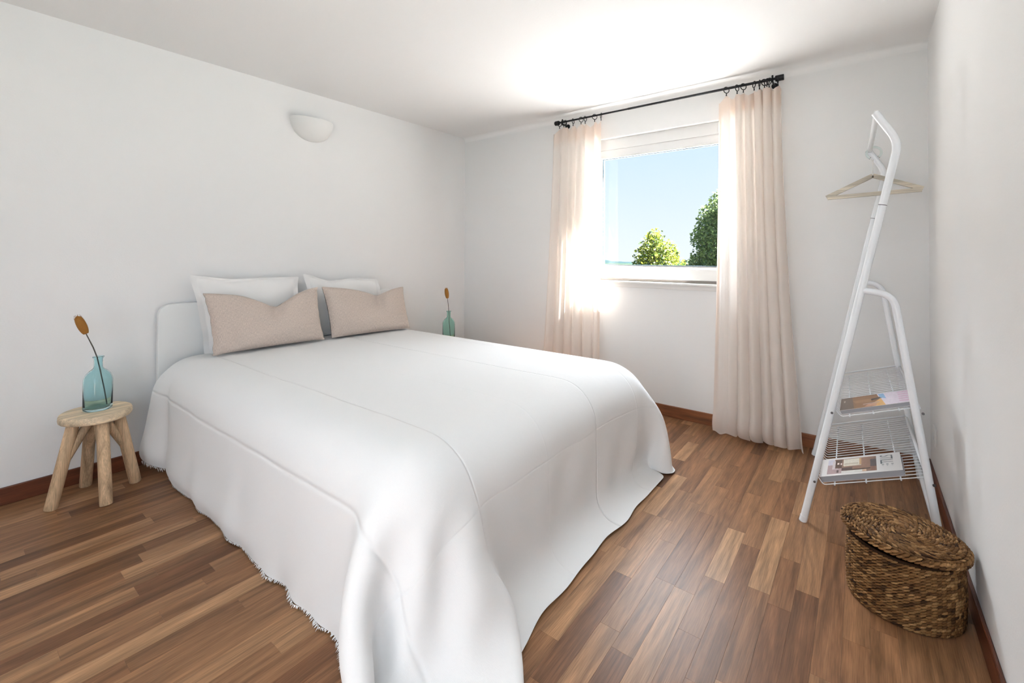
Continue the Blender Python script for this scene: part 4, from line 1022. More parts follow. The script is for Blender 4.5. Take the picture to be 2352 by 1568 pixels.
# ---- pillows and cushions
def pillow(name, corners, thick, mat, label, cat, group, dip=0.0, back=1.0, dipx=0.1, flange=0.0, seed=1, n=26, m=18, lean=(0, 1, 0.0), bow=0.03, crease=0.0):
    """corners: BL, BR, TR, TL (world); seam lies on them; both faces bulge along the normal"""
    BL, BR, TR, TL = [Vector(c) for c in corners]
    nrm = (BR - BL).cross(TL - BL).normalized()
    rr = random.Random(seed)
    ph = [rr.random() * 6 for _ in range(6)]
    q = MB()
    W = (BR - BL).length; Hh = (TL - BL).length
    def pt(a, c, side):
        # a, c in -1..1
        s_, t_ = (a + 1) / 2, (c + 1) / 2
        # edges curve inwards between the corners
        p = (BL * (1 - s_) + BR * s_) * (1 - t_) + (TL * (1 - s_) + TR * s_) * t_
        ex = (BR - BL).normalized(); ez = (TL - BL).normalized()
        p = p - ex * a * bow * (1 - c * c) * 0.9 - ez * c * bow * (1 - a * a) * (0.25 if c < 0 else 1.0)
        dd = dip * math.exp(-((a - dipx) / 0.42) ** 2) * max(0, t_) ** 2.2
        dd += dip * 0.35 * math.exp(-abs(a - dipx) / 0.10) * max(0, t_) ** 3
        p = p - ez * dd
        fa = max(0.0, 1 - abs(a) ** (2.6)) if not flange else max(0.0, 1 - min(1, abs(a) / (1 - flange)) ** 2.6)
        fc = max(0.0, 1 - abs(c) ** (2.6)) if not flange else max(0.0, 1 - min(1, abs(c) / (1 - flange * W / Hh)) ** 2.6)
        prof_ = (fa * fc) ** 0.42
        wr = 0.006 * (math.sin(5 * a + 3 * c + ph[0]) + math.sin(9 * c - 4 * a + ph[1]) * .6) * prof_
        th = thick * prof_ * (0.92 - 0.12 * c) + wr
        if crease:
            th -= crease * math.exp(-((a - dipx + (1 - t_) * 0.12) / 0.07) ** 2) * max(0, t_ - 0.35) * 1.6 * (1 if side > 0 else .3)
            # gathers towards the lower corners
            th -= 0.026 * math.exp(-((a + 0.80 - 0.12 * (c + 1)) / 0.06) ** 2) * math.exp(-((c + 0.75) / 0.3) ** 2)
            th -= 0.010 * math.exp(-((a + 0.60 + 0.2 * (c + 1)) / 0.05) ** 2) * math.exp(-((c + 0.8) / 0.3) ** 2)
            th += 0.005 * math.sin(c * 26 + ph[5]) * math.exp(-((abs(a) - 0.95) / 0.10) ** 2)
            th += 0.006 * math.sin(a * 46 + ph[2]) * math.exp(-((c + 0.98) / 0.12) ** 2) * prof_
        th = max(th, 0.002) * (back if side < 0 else 1)
        if flange: p = p + nrm * 0.007 * (math.sin(a * 9 + ph[3]) * (abs(c) ** 6) + math.sin(c * 8 + ph[4]) * (abs(a) ** 6))
        return p + nrm * th * side
    def sp(k_, n_):
        u_ = -1 + 2 * k_ / n_
        return math.sin(u_ * PI / 2) * 0.55 + u_ * 0.45
    for side in (1, -1):
        vs_, uv_ = [], []
        for i in range(n + 1):
            for j in range(m + 1):
                a, c = sp(i, n), sp(j, m)
                vs_.append(pt(a, c, side)); uv_.append((a * W / 2 + side, c * Hh / 2))
        fs_ = [(i * (m + 1) + j, (i + 1) * (m + 1) + j, (i + 1) * (m + 1) + j + 1, i * (m + 1) + j + 1) for i in range(n) for j in range(m)]
        q.add(vs_, fs_, uv=uv_)
    o = q.build(name, mat, smooth=True, sub=1)
    bm = bmesh.new(); bm.from_mesh(o.data)
    bmesh.ops.remove_doubles(bm, verts=bm.verts[:], dist=0.0045)
    bmesh.ops.recalc_face_normals(bm, faces=bm.faces[:])
    bm.to_mesh(o.data); bm.free()
    tag(o, label, cat, group)
    return o
pillow('pillow', [(1.085, 3.275, 0.628), (1.70, 3.285, 0.64), (1.700, 3.315, 1.095), (1.010, 3.315, 1.130)], 0.040, M['pillow_white'],
       'white pillow with a flat border behind the left taupe cushion', 'pillow', 'white pillows against the headboard', dip=0.012, dipx=-0.35, flange=0.085, seed=2, bow=0.012)
pillow('pillow', [(1.80, 3.285, 0.635), (2.50, 3.285, 0.64), (2.400, 3.315, 1.050), (1.735, 3.315, 1.120)], 0.040, M['pillow_white'],
       'white pillow behind the right taupe cushion, nearer the window', 'pillow', 'white pillows against the headboard', dip=0.03, dipx=-0.4, flange=0.085, seed=3, bow=0.012)
pillow('cushion', [(1.077, 3.125, 0.640), (1.792, 3.105, 0.640), (1.789, 3.205, 1.022), (1.046, 3.205, 1.022)], 0.078, M['linen'],
       'taupe linen cushion, left of the two, with a dented top edge', 'cushion', 'taupe cushions on the bed', dip=0.085, dipx=0.12, seed=4, crease=0.11, bow=0.02)
pillow('cushion', [(1.837, 3.09, 0.645), (2.515, 3.03, 0.640), (2.582, 3.205, 0.980), (1.822, 3.205, 1.018)], 0.085, M['linen'],
       'taupe linen cushion, right of the two, on the window side of the bed', 'cushion', 'taupe cushions on the bed', dip=0.05, back=1.35, dipx=0.22, seed=6, crease=0.09, bow=0.016)

# ------------------------------------------------------------------ sconce on the left wall
sc_ = empty('wall_sconce', (1.84, YL, 2.29), 'white half-bowl plaster uplight mounted high on the left wall', 'wall lamp')
q = MB()
def bowl(rx, ry, rz, n=28, m=14):
    out = []
    for i in range(n + 1):
        th = PI * i / n           # 0..pi around the wall half
        for j in range(m + 1):
            ph = (PI / 2) * j / m  # 0 rim .. pi/2 bottom
            out.append((1.845 - rx * math.cos(th) * math.cos(ph) ** 0.9, YL - ry * math.sin(th) * math.cos(ph), 2.305 - rz * math.sin(ph)))
    return out
n, m = 28, 14
o1 = bowl(0.172, 0.115, 0.165, n, m); o2 = bowl(0.164, 0.107, 0.157, n, m)
fs1 = [(i * (m + 1) + j, (i + 1) * (m + 1) + j, (i + 1) * (m + 1) + j + 1, i * (m + 1) + j + 1) for i in range(n) for j in range(m)]
q.add(o1, fs1); q.add(o2, fs1)
k0 = (n + 1) * (m + 1)
rim = [(i * (m + 1), (i + 1) * (m + 1), k0 + (i + 1) * (m + 1), k0 + i * (m + 1)) for i in range(n)]
q.f += rim
q.build('bowl', M['gypsum'], sc_, smooth=True, angle=50)
q = MB(); q.box((1.78, YL - 0.03, 2.20), (1.91, YL, 2.28), bev=0.004); q.build('lamp_holder', M['white_plastic'], sc_)

# ------------------------------------------------------------------ stools
def cyl_between(q, a, c, r0, r1, seg=16):
    a, c = Vector(a), Vector(c)
    d = (c - a).normalized()
    q.tube([a, a + d * 0.004, c - d * 0.006, c], [r0 * .93, r0, r1, r1 * .9], seg)
def stool(x, y, rot, label):
    root = empty('stool', (x, y, 0), label, 'stool', 'round pine stools beside the bed')
    rr = random.Random(int(x * 100))
    q = MB()
    seg = 48
    ph = [rr.random() * 6 for _ in range(4)]
    def rad(a): return 0.146 + 0.0025 * math.sin(3 * a + ph[0]) + 0.0015 * math.sin(5 * a + ph[1])
    vs_, fs_ = [], []
    for (k_, z_) in ((0.0, 0.403), (0.955, 0.403), (0.985, 0.408), (1.0, 0.417), (0.995, 0.433), (0.975, 0.440), (0.94, 0.442), (0.0, 0.442)):
        for i in range(seg):
            a = 2 * PI * i / seg
            vs_.append((x + rad(a) * max(k_, 0.001) * math.cos(a), y + rad(a) * max(k_, 0.001) * math.sin(a), z_))
    for j in range(7):
        for i in range(seg):
            fs_.append((j * seg + i, j * seg + (i + 1) % seg, (j + 1) * seg + (i + 1) % seg, (j + 1) * seg + i))
    q.add(vs_, fs_)
    q.build('seat', M['seat_wood'], root, smooth=True, angle=40)
    for k_ in range(4):
        a = rot + k_ * PI / 2
        top = (x + 0.088 * math.cos(a), y + 0.088 * math.sin(a), 0.405)
        bot = (x + 0.168 * math.cos(a), y + 0.168 * math.sin(a), 0.0)
        q = MB(); cyl_between(q, bot, top, 0.027, 0.0265); q.build('leg', M['leg_wood'], root, smooth=True, angle=40)
        t_ = 0.50
        mid = [bot[i] * (1 - t_) + top[i] * t_ for i in range(3)]
        q = MB(); cyl_between(q, mid, (x + 0.022 * math.cos(a), y + 0.022 * math.sin(a), 0.404), 0.020, 0.021, 12)
        q.build('brace', M['leg_wood'], root, smooth=True, angle=40)
    return root
stool(0.562, 3.178, math.atan2(-0.174, 0.012), 'round pine stool with splayed legs beside the head of the bed, left')
stool(3.10, 3.16, 0.6, 'round pine stool hidden behind the bed, in the window corner')

def bottle(x, y, z, mat, label, sh, flower_dir, seedlabel):
    root = empty('glass_bottle', (x, y, z), label, 'bottle', 'glass bottles on the stools')
    R = 0.060
    pr = [(0.0, 0.0), (R - .006, 0.0), (R - .001, 0.004), (R, 0.012), (R, 0.150), (R - .002, 0.165), (R - .010, 0.185), (R - .024, 0.202), (0.022, 0.214), (0.0185, 0.222), (0.018, 0.262), (0.0215, 0.268), (0.024, 0.272), (0.024, 0.276), (0.021, 0.277),
          (0.0155, 0.268), (0.015, 0.222), (0.019, 0.211), (R - .028, 0.198), (R - .014, 0.182), (R - .006, 0.163), (R - .0035, 0.148), (R - .0035, 0.018), (R - .008, 0.012), (0.0, 0.010)]
    q = MB(); q.lathe(pr, (x, y, z), 48)
    q.build('glass_body', mat, root, smooth=True, angle=60)
    # dried stem with seed head, a thing of its own standing in the bottle
    st = empty('dried_stem', (x, y, z + 0.012), seedlabel, 'dried flower', 'dried stems in the bottles')
    pts = [Vector(p) for p in flower_dir]
    q = MB(); q.tube(pts, [0.0028] * (len(pts) - 1) + [0.0022], 8); q.build('stem', M['stem'], st, smooth=True)
    top = pts[-1]; d = (pts[-1] - pts[-2]).normalized()
    q = MB()
    rr = random.Random(3)
    L, Rr = (0.100 * sh, 0.0195 * sh)
    ring = []
    for i in range(13):
        t_ = i / 12
        r_ = Rr * (math.sin(PI * min(1, t_ * 0.9 + 0.06)) ** 0.35) * (1 if t_ < 1 else 0.2)
        ring.append((top + d * (t_ * L - 0.004), r_))
    q.tube([p for p, _ in ring], [max(r_, 0.002) for _, r_ in ring], 18)
    # short bristles
    s1 = d.cross(Vector((0, 1, 0))).normalized(); s2 = d.cross(s1)
    for i in range(900):
        t_ = rr.random(); an = rr.random() * 2 * PI
        r_ = Rr * (math.sin(PI * min(1, t_ * 0.9 + 0.06)) ** 0.35)
        p = top + d * (t_ * L) + (s1 * math.cos(an) + s2 * math.sin(an)) * r_ * 0.95
        o_ = (s1 * math.cos(an) + s2 * math.sin(an)) * 0.0035 + d * 0.003
        w_ = (-s1 * math.sin(an) + s2 * math.cos(an)) * 0.0008
        q.add([p - w_, p + w_, p + o_], [(0, 1, 2)])
    q.build('seed_head', M['fluff'], st, smooth=True)
    return root
Z0 = 0.4435
bottle(0.567, 3.185, Z0, M['teal_glass'], 'teal glass bottle on the stool left of the bed', 1.0,
       [(0.602, 3.172, Z0 + 0.016), (0.590, 3.178, 0.55), (0.572, 3.184, 0.66), (0.562, 3.185, 0.715), (0.545, 3.180, 0.77), (0.515, 3.18, 0.850)],
       'dried amber seed head on a dark stem in the teal bottle, left')
bottle(3.10, 3.16, Z0, M['green_glass'], 'pale green glass bottle in the far corner behind the bed', 1.0,
       [(3.115, 3.150, Z0 + 0.016), (3.105, 3.158, 0.60), (3.100, 3.160, 0.715), (3.095, 3.165, 0.79), (3.088, 3.168, 0.845)],
       'dried amber seed head on a thin stem in the pale green bottle, far corner')

# ------------------------------------------------------------------ curtain rod
RX, RZ = 3.480, 2.450
rod = empty('curtain_rod', (RX, 1.30, RZ), 'black metal curtain rod with drum finials above the window', 'curtain rod')
q = MB(); q.tube([(RX, 0.44, RZ), (RX, 1.50, RZ)], 0.0090, 16); q.build('rod_sleeve', M['black_metal'], rod, smooth=True, angle=40)
q = MB(); q.tube([(RX, 1.45, RZ), (RX, 2.17, RZ)], 0.0075, 16); q.build('rod_bar', M['black_metal'], rod, smooth=True, angle=40)
for (ya, yb) in ((0.405, 0.455), (2.155, 2.195)):
    q = MB(); q.tube([(RX, ya, RZ), (RX, ya + 0.003, RZ), (RX, yb - 0.003, RZ), (RX, yb, RZ)], [0.018, 0.020, 0.020, 0.018], 20); q.build('finial', M['black_metal'], rod, smooth=True, angle=40)
for yb in (0.472, 2.120):
    q = MB()
    q.tube([(RX, yb, RZ - 0.014), (RX + 0.03, yb, RZ - 0.016), (XW - 0.006, yb, RZ - 0.016)], 0.006, 10)
    q.tube([(XW - 0.006, yb, RZ - 0.016), (XW, yb, RZ - 0.016)], 0.020, 16)
    q.tube([Vector((RX, yb, RZ)) + Vector((0.0135 * math.cos(a), 0, 0.0135 * math.sin(a))) for a in [2 * PI * i / 20 for i in range(20)]], 0.0045, 8, closed=True)
    q.tube([(RX, yb, RZ + 0.012), (RX, yb, RZ + 0.026)], 0.006, 10)
    q.build('bracket', M['black_metal'], rod, smooth=True, angle=40)

# ------------------------------------------------------------------ curtains
def curtain(name, yl, yb_, yl2, yb2, x_top, x_bot, folds, amp, ztop, zbot, lead_w, rings, label, seed, pool, sag):
    """yl/yb_: leading and outer edge at the top, yl2/yb2 at the hem; folds: list of (s, depth)"""
    root = empty(name, (RX, (yl + yb_) / 2, ztop), label, 'curtain', 'blush curtains either side of the window')
    rr = random.Random(seed)
    NS, NZ = 200, 72
    ph = [rr.random() * 6 for _ in range(10)]
    sgn = 1 if yb_ > yl else -1
    def pos(s_, t_):
        # t_ 0 top .. 1 bottom
        tw = t_ ** 1.6
        y_ = (yl + (yb_ - yl) * s_) * (1 - tw) + (yl2 + (yb2 - yl2) * s_) * tw
        ss = s_ + 0.018 * math.sin(6 * s_ + ph[0]) * (0.3 + t_) + 0.02 * math.sin(3.1 * t_ + ph[1]) * s_ * (1 - s_) * 4 * 0.6
        a_ = amp * (0.55 + 0.45 * min(1, t_ * 3)) * min(1.0, max(0.0, (s_ - lead_w) / 0.12)) if s_ > lead_w else 0.0
        a_ += 0.006 * min(1, t_ * 4)
        w_ = math.sin(2 * PI * folds * max(ss, 0.0) ** 1.15 + ph[2])
        w2 = math.sin(2 * PI * folds * 1.9 * ss + ph[3] + 2.0 * t_) * 0.22
        w3 = math.sin(2 * PI * folds * 0.45 * ss + ph[4]) * 0.35
        x_ = x_top + (x_bot - x_top) * t_ ** 1.3 + a_ * (w_ + w2 + w3)
        y_ += sgn * a_ * 0.55 * math.cos(2 * PI * folds * max(ss, 0.0) ** 1.15 + ph[2]) * 0.8
        # top edge sags between the rings
        zt = ztop
        if sag:
            zz = min(abs((yl + (yb_ - yl) * s_) - ry_) for ry_ in rings)
            zt = ztop - min(0.05, zz * 1.1) 
        z_ = zt + (zbot - zt) * t_
        if pool and z_ < 0.16:
            k_ = (0.16 - z_) / 0.16
            x_ -= 0.045 * math.sin(PI * min(1, k_ * 1.0)) * (0.7 + 0.5 * math.sin(9 * s_ + ph[5])) 
            z_ = 0.006 + (z_ - zbot) * 1.0 + 0.006 * math.sin(20 * s_ + ph[6]) * (1 - k_)
            z_ += 0.010 * (1 + math.sin(2 * PI * folds * ss + 1)) * k_
        x_ = min(x_, XW - 0.02)
        return (x_, y_, max(z_, 0.004))
    tv = [(k_ / NZ) for k_ in range(NZ + 1)]
    q = MB(); vs_, uv_, fs_ = [], [], []
    for i in range(NS + 1):
        for t_ in tv:
            vs_.append(pos(i / NS, t_)); uv_.append((i / NS * 1.4, t_ * 2.4))
    W_ = NZ + 1
    for i in range(NS):
        for j in range(NZ):
            fs_.append((i * W_ + j, (i + 1) * W_ + j, (i + 1) * W_ + j + 1, i * W_ + j + 1))
    q.add(vs_, fs_, uv=uv_)
    q.build('cloth', M['curtain'], root, smooth=True, sub=1)
    # turned header band and side hem: a second layer just behind the cloth
    q = MB(); vs_, uv_, fs_ = [], [], []
    tb = [k_ / 6 * 0.047 for k_ in range(7)]
    for i in range(NS + 1):
        for t_ in tb:
            p = pos(i / NS, t_); vs_.append((p[0] + 0.003, p[1], p[2])); uv_.append((i / NS * 1.4, t_ * 2.4))
    for i in range(NS):
        for j in range(6):
            fs_.append((i * 7 + j, (i + 1) * 7 + j, (i + 1) * 7 + j + 1, i * 7 + j + 1))
    q.add(vs_, fs_, uv=uv_)
    q.build('header_band', M['curtain_band'], root, smooth=True)
    q = MB(); vs_, uv_, fs_ = [], [], []
    for i in range(5):
        for t_ in tv:
            p = pos(i / 4 * 0.035, t_); vs_.append((p[0] + 0.003, p[1], p[2])); uv_.append((i / 4 * .04, t_ * 2.4))
    for i in range(4):
        for j in range(NZ):
            fs_.append((i * W_ + j, (i + 1) * W_ + j, (i + 1) * W_ + j + 1, i * W_ + j + 1))
    q.add(vs_, fs_, uv=uv_)
    q.build('side_hem', M['curtain_band'], root, smooth=True)
    for k_, ry_ in enumerate(rings):
        a0 = rr.uniform(-0.9, 0.9)
        R_ = 0.0215
        q = MB()
        c = Vector((RX, ry_, RZ - 0.010))
        u_ = Vector((math.cos(a0), math.sin(a0), 0)); v_ = Vector((0, 0, 1))
        q.tube([c + u_ * R_ * math.cos(a) + v_ * R_ * math.sin(a) for a in [2 * PI * i / 24 for i in range(24)]], 0.0030, 8, closed=True)
        q.tube([c + Vector((0, 0, -R_)), c + Vector((0, 0, -R_ - 0.020))], [0.0025, 0.0045], 8)
        q.build('curtain_ring', M['black_metal'], root, smooth=True, angle=50)
    return root
RR = [0.760, 0.690, 0.650, 0.583, 0.550, 0.520, 0.505, 0.492, 0.440]
RL = [1.740, 1.800, 1.890, 1.930, 2.010, 2.085, 2.105, 2.150]
curtain('curtain', 0.812, 0.415, 0.845, 0.285, 3.487, 3.43, 6.6, 0.027, 2.405, 0.005, 0.17, RR,
        'blush voile curtain right of the window, bunched and reaching the floor', 11, True, True)
curtain('curtain', 1.745, 2.215, 1.745, 2.33, 3.487, 3.46, 5.3, 0.020, 2.405, 0.005, 0.04, RL,
        'blush voile curtain left of the window, its foot hidden behind the bed', 5, True, True)

# ------------------------------------------------------------------ clothes rack
rack = empty('clothes_rack', (3.0, 0.0, 0), 'white tubular clothes rack with two wire shelves by the right wall', 'clothes rack')
def bend(pts, r, n=6):
    """round the inner corners of a polyline"""
    pts = [Vector(p) for p in pts]
    out = [pts[0]]
    for i in range(1, len(pts) - 1):
        a, p, c = pts[i - 1], pts[i], pts[i + 1]
        d1 = (a - p).normalized(); d2 = (c - p).normalized()
        p0 = p + d1 * r; p1 = p + d2 * r
        for k_ in range(n + 1):
            t_ = k_ / n
            out.append(p0 * (1 - t_) ** 2 + p * 2 * t_ * (1 - t_) + p1 * t_ ** 2)
    out.append(pts[-1])
    return out
TR_ = 0.0155
XN, XF = 2.572, 3.462
def dy(x): return (x - XN) * 0.018
for xx in (XN, XF):
    d = dy(xx)
    q = MB(); q.tube(bend([(xx, 0.228 + d, 0.0), (xx, -0.128 + d, 1.755), (xx, -0.050 + d, 1.895)], 0.05, 8), TR_, 16)
    q.build('front_pole', M['white_metal'], rack, smooth=True, angle=50)
    q = MB(); q.tube(bend([(xx, 0.006 + d, 1.108), (xx, -0.108 + d, 1.092), (xx, -0.262 + d * .3, 0.0)], 0.055, 8), TR_ * 0.93, 16)
    q.build('back_leg', M['white_metal'], rack, smooth=True, angle=50)
    for fa, fb in (((xx, 0.229 + d, 0.0), (xx, 0.223 + d, 0.028)), ((xx, -0.262 + d * .3, 0.0), (xx, -0.258 + d * .3, 0.028))):
        q = MB(); q.tube([fa, fb], TR_ * 1.07, 14); q.build('foot_cap', M['white_metal'], rack, smooth=True, angle=50)
    # joint sleeve line
    q = MB(); q.tube([(xx, -0.0725 + d, 1.4835), (xx, -0.0731 + d, 1.4865)], TR_ * 1.03, 16); q.build('tube_joint', M['screw'], rack)
q = MB(); q.tube([(XN - 0.01, -0.055, 1.890), (XF + 0.01, -0.055 + dy(XF), 1.890)], TR_ * 0.8, 14); q.build('hanging_rail', M['white_metal'], rack, smooth=True, angle=50)
q = MB(); q.tube([(XN, -0.245, 0.115), (XF, -0.236, 0.115)], TR_ * 0.8, 14); q.build('bottom_rail', M['white_metal'], rack, smooth=True, angle=50)
for (yy, zz) in ((0.181, 0.205), (-0.231, 0.315), (0.113, 0.540), (-0.199, 0.603)):
    q = MB()
    q.tube([(XN - TR_ - 0.002, yy, zz), (XN - TR_ + 0.004, yy, zz)], 0.0052, 12)
    q.build('screw', M['screw'], rack, smooth=True, angle=50)
def shelf(yf, yk, z0, slope, lip_h, nx, label):
    q = MB()
    r1, r2 = 0.0021, 0.0032
    n = nx
    for i in range(n + 1):
        x = XN + 0.012 + (XF - XN - 0.024) * i / n
        d = dy(x)
        f = lambda y_: z0 - slope * y_
        pts = [(x, yk + d, f(yk)), (x, yf + d, f(yf)), (x, yf + 0.026 + d, f(yf) + lip_h)]
        q.tube(bend(pts, 0.012, 3), r1, 6)
    sh = q.build('wire_shelf', M['white_metal'], rack, smooth=True)
    q = MB()
    for fy in (0.12, 0.44, 0.77):
        y_ = yf + (yk - yf) * fy
        q.tube([(XN + 0.008, y_, z0 - slope * y_ - 0.0045), (XF - 0.008, y_ + dy(XF), z0 - slope * y_ - 0.0045)], r2, 8)
    q.build('support_wire', M['white_metal'], sh, smooth=True)
    q = MB()
    q.tube([(XN, yk, z0 - slope * yk), (XF, yk + dy(XF), z0 - slope * yk)], 0.0075, 10)
    q.build('back_rail', M['white_metal'], sh, smooth=True)
    q = MB(); q.tube([(XN, yf + 0.026, z0 - slope * yf + lip_h), (XF, yf + 0.026 + dy(XF), z0 - slope * yf + lip_h)], 0.0045, 8)
    q.build('front_rail', M['white_metal'], sh, smooth=True)
    for xx in (XN + 0.006, XF - 0.006):
        q = MB(); q.tube([(xx, yf + 0.02 + dy(xx), z0 - slope * yf + 0.012), (xx, yk + dy(xx), z0 - slope * yk + 0.010)], 0.0035, 8)
        if xx > 3: q.build('end_wire', M['white_metal'], sh, smooth=True)
    return sh
shelf(0.148, -0.212, 0.250, 0.40, 0.040, 24, 'lower')
shelf(0.080, -0.186, 0.552, 0.37, 0.036, 24, 'upper')

# ---- hanger
hg = empty('coat_hanger', (3.40, -0.05, 1.86), 'pale wooden coat hanger hanging on the rack rail', 'hanger')
HX = 3.40
def bar(q, a, c, w, t):
    a, c = Vector(a), Vector(c)
    d = (c - a).normalized(); n = Vector((1, 0, 0)); u = d.cross(n).normalized()
    vs_ = []
    for p in (a, c):
        for su, sn in ((-1, -1), (1, -1), (1, 1), (-1, 1)):
            vs_.append(p + u * su * w / 2 + n * sn * t / 2)
    q.add(vs_, [(0, 1, 2, 3), (7, 6, 5, 4), (0, 4, 5, 1), (1, 5, 6, 2), (2, 6, 7, 3), (3, 7, 4, 0)])
for (a, c) in (((HX, 0.172, 1.620), (HX, -0.052, 1.733)), ((HX, -0.272, 1.638), (HX, -0.052, 1.733))):
    q = MB(); bar(q, a, c, 0.024, 0.022); q.build('arm', M['hanger'], hg)
q = MB(); bar(q, (HX - 0.004, 0.166, 1.617), (HX - 0.004, -0.266, 1.633), 0.022, 0.024); q.build('trouser_bar', M['hanger'], hg)
q = MB()
hc = Vector((HX, -0.058, 1.866))
pts = [hc + Vector((0, 0.034 * math.cos(a), 0.034 * math.sin(a))) for a in [math.radians(-62 + i * 14) for i in range(0, 22)]]
q.tube(pts, 0.0065, 10)
q.build('hook', M['clear_plastic'], hg, smooth=True)
q = MB(); q.tube([(HX, -0.055, 1.830), (HX, -0.052, 1.745)], 0.0022, 8); q.build('hook_stem', M['white_plastic'], hg, smooth=True)

# ------------------------------------------------------------------ magazines on the shelves
def slope_frame(xc, yc, z0, slope, ang=0.0):
    """local frame lying on a sloping shelf: u towards +x, v towards the wall (-y, rising), w up"""
    v = Vector((0, -1, slope)).normalized()
    u = Vector((1, 0, 0))
    if ang:
        u, v = u * math.cos(ang) + v * math.sin(ang), -u * math.sin(ang) + v * math.cos(ang)
    w = u.cross(v) * -1
    if w.z < 0: w = -w
    return Matrix(((u.x, v.x, w.x, xc), (u.y, v.y, w.y, yc), (u.z, v.z, w.z, z0 - slope * yc), (0, 0, 0, 1)))
def magazine(name, F, du, dv, th, rects, label, page, cover, title=None, spine=None):
    root = empty(name, F @ Vector((0, 0, 0)), label, 'magazine')
    off = 0.0026
    def bx(a, c, mat, nm, bev=0.0, tone=(.5, .5, .5)):
        q = MB(); q.box(a, c, bev=bev, tone=tone)
        q.v = [tuple(F @ Vector(p)) for p in q.v]
        return q.build(nm, mat, root)
    bx((-du / 2 + 0.002, -dv / 2 + 0.002, off + 0.001), (du / 2 - 0.002, dv / 2 - 0.002, off + th - 0.001), page, 'page_block')
    bx((-du / 2, -dv / 2, off + th - 0.001), (du / 2, dv / 2, off + th), cover, 'front_cover')
    bx((-du / 2, -dv / 2, off), (du / 2, dv / 2, off + 0.001), cover, 'back_cover')
    q = MB()
    for k_, (u0, u1, v0, v1, col) in enumerate(rects):
        zt = off + th + 0.00012 + 0.00004 * k_
        pts = [(u0, v0), (u1, v0), (u1, v1), (u0, v1)] if not isinstance(u0, (list, tuple)) else u0
        q.add([F @ Vector((p[0], p[1], zt)) for p in pts], [tuple(range(len(pts)))], col)
    q.build('cover_print', M['print'], root)
    if title:
        tu, tv, wid, hei, txt = title
        cu = bpy.data.curves.new('title', 'FONT'); cu.body = txt; cu.size = 1.0; cu.extrude = 0.0
        to = bpy.data.objects.new('title', cu); C.objects.link(to)
        bpy.context.view_layer.update()
        me = bpy.data.meshes.new_from_object(to)
        bpy.data.objects.remove(to)
        xs = [v.co.x for v in me.vertices]; ys = [v.co.y for v in me.vertices]
        # letters read towards -u (towards the camera side), tops point to +v (the wall)
        zt = off + th + 0.0004
        for v in me.vertices:
            a = (v.co.x - min(xs)) / (max(xs) - min(xs)); c = (v.co.y - min(ys)) / (max(ys) - min(ys))
            v.co = F @ Vector((tu - a * wid, tv + c * hei, zt)) - root.location
        me.materials.append(simple('title_ink', (0.05, 0.07, 0.08), 0.4))
        o = bpy.data.objects.new('title', me); C.objects.link(o); o.parent = root
    return root
# lower: white cover, room photograph, tall title
F1 = slope_frame(2.716, 0.004, 0.250, 0.40, 0.0)
DU, DV = 0.225, 0.325
pic = []
def R(u0, u1, v0, v1, col): pic.append((u0, u1, v0, v1, col))
pu0, pu1, pv0, pv1 = -0.092, 0.092, -0.132, 0.068
R(pu0, pu1, pv0, pv1, (0.28, 0.16, 0.11))
def RP(a0, a1, c0, c1, col): R(pu0 + (pu1 - pu0) * a0, pu0 + (pu1 - pu0) * a1, pv0 + (pv1 - pv0) * c0, pv0 + (pv1 - pv0) * c1, col)
RP(0.0, 0.62, 0.0, 0.30, (0.42, 0.30, 0.30)); RP(0.62, 1.0, 0.0, 0.14, (0.60, 0.58, 0.66)); RP(0.3, 0.9, 0.10, 0.22, (0.62, 0.55, 0.55))
RP(0.35, 0.95, 0.16, 0.30, (0.12, 0.07, 0.05)); RP(0.62, 0.74, 0.20, 0.24, (0.72, 0.62, 0.60)); RP(0.58, 0.70, 0.27, 0.30, (0.7, 0.6, 0.58))
RP(0.50, 0.96, 0.33, 0.66, (0.70, 0.66, 0.56)); RP(0.56, 0.66, 0.35, 0.64, (0.55, 0.48, 0.38)); RP(0.50, 0.96, 0.66, 0.70, (0.55, 0.34, 0.16)); RP(0.44, 0.50, 0.34, 0.70, (0.60, 0.52, 0.40))
RP(0.0, 0.14, 0.30, 0.72, (0.68, 0.66, 0.62)); RP(0.0, 0.14, 0.72, 0.80, (0.62, 0.42, 0.28)); RP(0.16, 0.36, 0.30, 0.52, (0.10, 0.06, 0.05)); RP(0.17, 0.22, 0.50, 0.95, (0.07, 0.045, 0.03))
RP(0.30, 0.80, 0.88, 1.0, (0.10, 0.08, 0.08)); RP(0.02, 0.30, 0.88, 0.97, (0.26, 0.12, 0.08)); RP(0.05, 0.22, 0.20, 0.24, (0.12, 0.08, 0.07))
for k_, tv_ in enumerate((0.088, 0.105, 0.124)):
    R(-0.035, -0.022, tv_, tv_ + 0.009, (0.42, 0.42, 0.42)); R(-0.048, -0.040, tv_ + 0.001, tv_ + 0.007, (0.5, 0.5, 0.5))
magazine('magazine', F1, DU, DV, 0.026, pic, 'thick white-covered magazine titled STILL on the lower wire shelf', M['paper'], M['cover_white'], title=(0.088, 0.083, 0.105, 0.050, 'STILL'))
